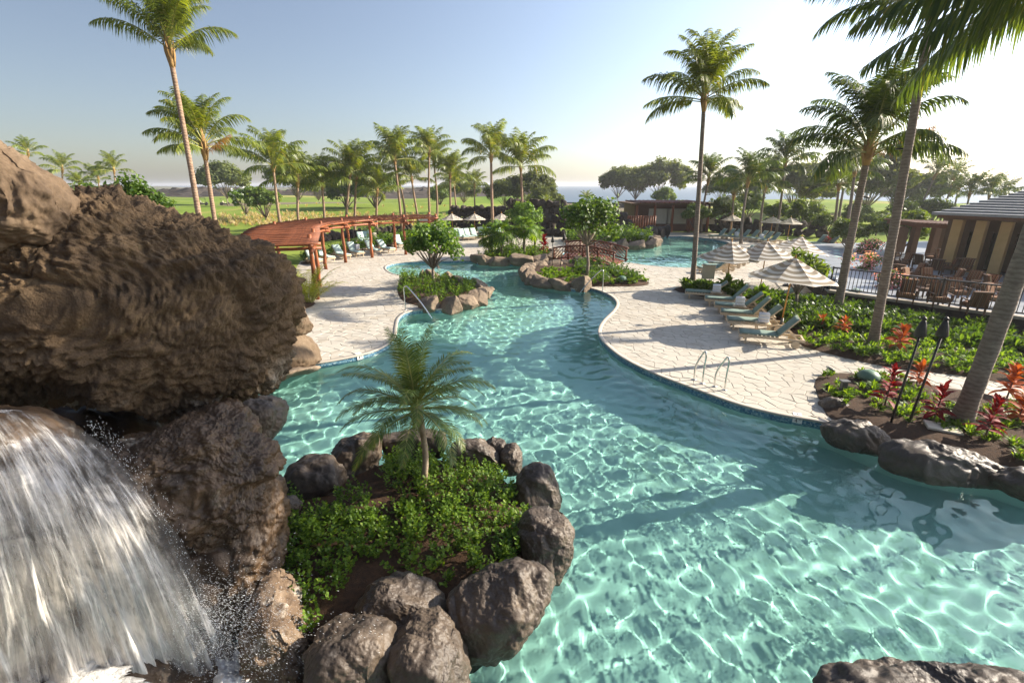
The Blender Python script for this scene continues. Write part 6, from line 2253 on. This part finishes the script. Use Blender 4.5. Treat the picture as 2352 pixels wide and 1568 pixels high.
# ---- low fence behind the pergola lawn and pale pot
fa, fb = G(835, 531), G(1010, 519)
root = thing('fence', 'thin dark fence along the lawn behind the pergola', 'fence', fa)
d = fb - fa
for i in range(int(d.length / .5)):
    q = d * (i * .5 / d.length)
    mb = inst('picket', BAL, root, (q.x, q.y, 0), scale=(1.6, 1.6, 1.35))
for z in (.25, 1.1):
    mb = MB(); mb.bar((0, 0, z), (d.x, d.y, z), .04, .04); mb.build('rail', M['black'], root)
p = G(858, 556)
root = thing('pot', 'pale stone pot with a spiky plant behind the pergola', 'pot', (p.x, p.y, 0))
mb = MB(); mb.lathe([(.24, 0), (.34, .8), (.36, .85), (.3, .84), (.05, .8)], 16); mb.build('vessel', M['capstone'], root, True)
for i in range(22): inst('leaf', LEAF['leaf_fresh'], root, (0, 0, .8), (0, -rr.uniform(.5, 1.4), i * 2.4), 1.7)
for i, (px, lab) in enumerate((((845, 551), 'big agave like plant left of the pale pot'), ((975, 543), 'spiky plant below the far end of the pergola'), ((1085, 540), 'spiky plant between the far left umbrellas'), ((1110, 541), 'strap leaved plant right of the spiky one by the rock wall'))):
    ti_plant(at(px), .3, 34, 'leaf_fresh', lab, 'strap_plant', 2.6, .4)
# life ring on the pergola post
q = D(995, 527, 38.6)
bm = bmesh.new()
vs_, fs_ = [], []
for i in range(20):
    for j in range(8):
        a, b = i / 20 * 6.2832, j / 8 * 6.2832
        vs_.append(((.30 + .075 * math.cos(b)) * math.cos(a), .075 * math.sin(b), (.30 + .075 * math.cos(b)) * math.sin(a)))
        fs_.append((i * 8 + j, ((i + 1) % 20) * 8 + j, ((i + 1) % 20) * 8 + (j + 1) % 8, i * 8 + (j + 1) % 8))
tag(inst('life_ring', np_mesh('life_ring', vs_, fs_, M['white'], True), None, q), 'white life ring hanging at the far end of the pergola', 'life ring')

# ---- golf carts on the lawn
def cart(px, label):
    p = G(*px)
    z = float(lawn_h(np.array([p.x]), np.array([p.y]))[0])
    root = thing('golf_cart', label, 'golf cart', (p.x, p.y, z), .4, 'golf carts on the lawn')
    mb = MB(); mb.box((0, 0, .42), (2.3, 1.1, .3)); mb.box((.85, 0, .7), (.5, 1.05, .35), None, 0, .8); mb.box((-.7, 0, .7), (.8, 1.05, .3)); mb.build('body', M['black'], root, bevel=.05)
    mb = MB(); mb.box((-.1, 0, 1.85), (1.8, 1.15, .07)); mb.build('roof', M['grey'], root, bevel=.02)
    mb = MB(); mb.box((-.1, 0, .72), (.55, 1.0, .14)); mb.box((-.38, 0, 1.0), (.12, 1.0, .5)); mb.build('seat', M['signback'], root)
    for x in (.7, -.85):
        for y in (-.5, .5):
            mb = MB(); mb.tube([(x, y - .08, .24), (x, y + .08, .24)], .24, 12); mb.build('wheel', M['black'], root)
            mb = MB(); mb.bar((x, y, .6), (x * .85, y, 1.84), .04, .04); mb.build('roof_post', M['grey'], root)
cart((762 / 1.0 * 0 + 762, 4000), '') if False else None
cart((467, 475), 'dark golf cart on the lawn beside the tall left palm')
cart((517, 471), 'dark golf cart on the lawn right of the shorter left palm')

# ================================================================== haze
hb = MB(); hb.box((0, 3000, 7.5), (18600, 12400, 18.0))
hz = hb.build('haze', None)
hm = bpy.data.materials.new('haze_air')
hm.use_nodes = True
hm.node_tree.nodes.clear()
pv = hm.node_tree.nodes.new('ShaderNodeVolumePrincipled')
pv.inputs['Density'].default_value = .0004
pv.inputs['Color'].default_value = (.93, .95, 1, 1)
pv.inputs['Anisotropy'].default_value = .35
ho = hm.node_tree.nodes.new('ShaderNodeOutputMaterial')
hm.node_tree.links.new(pv.outputs[0], ho.inputs['Volume'])
hz.data.materials.clear()
hz.data.materials.append(hm)
tag(hz, kind='stuff')
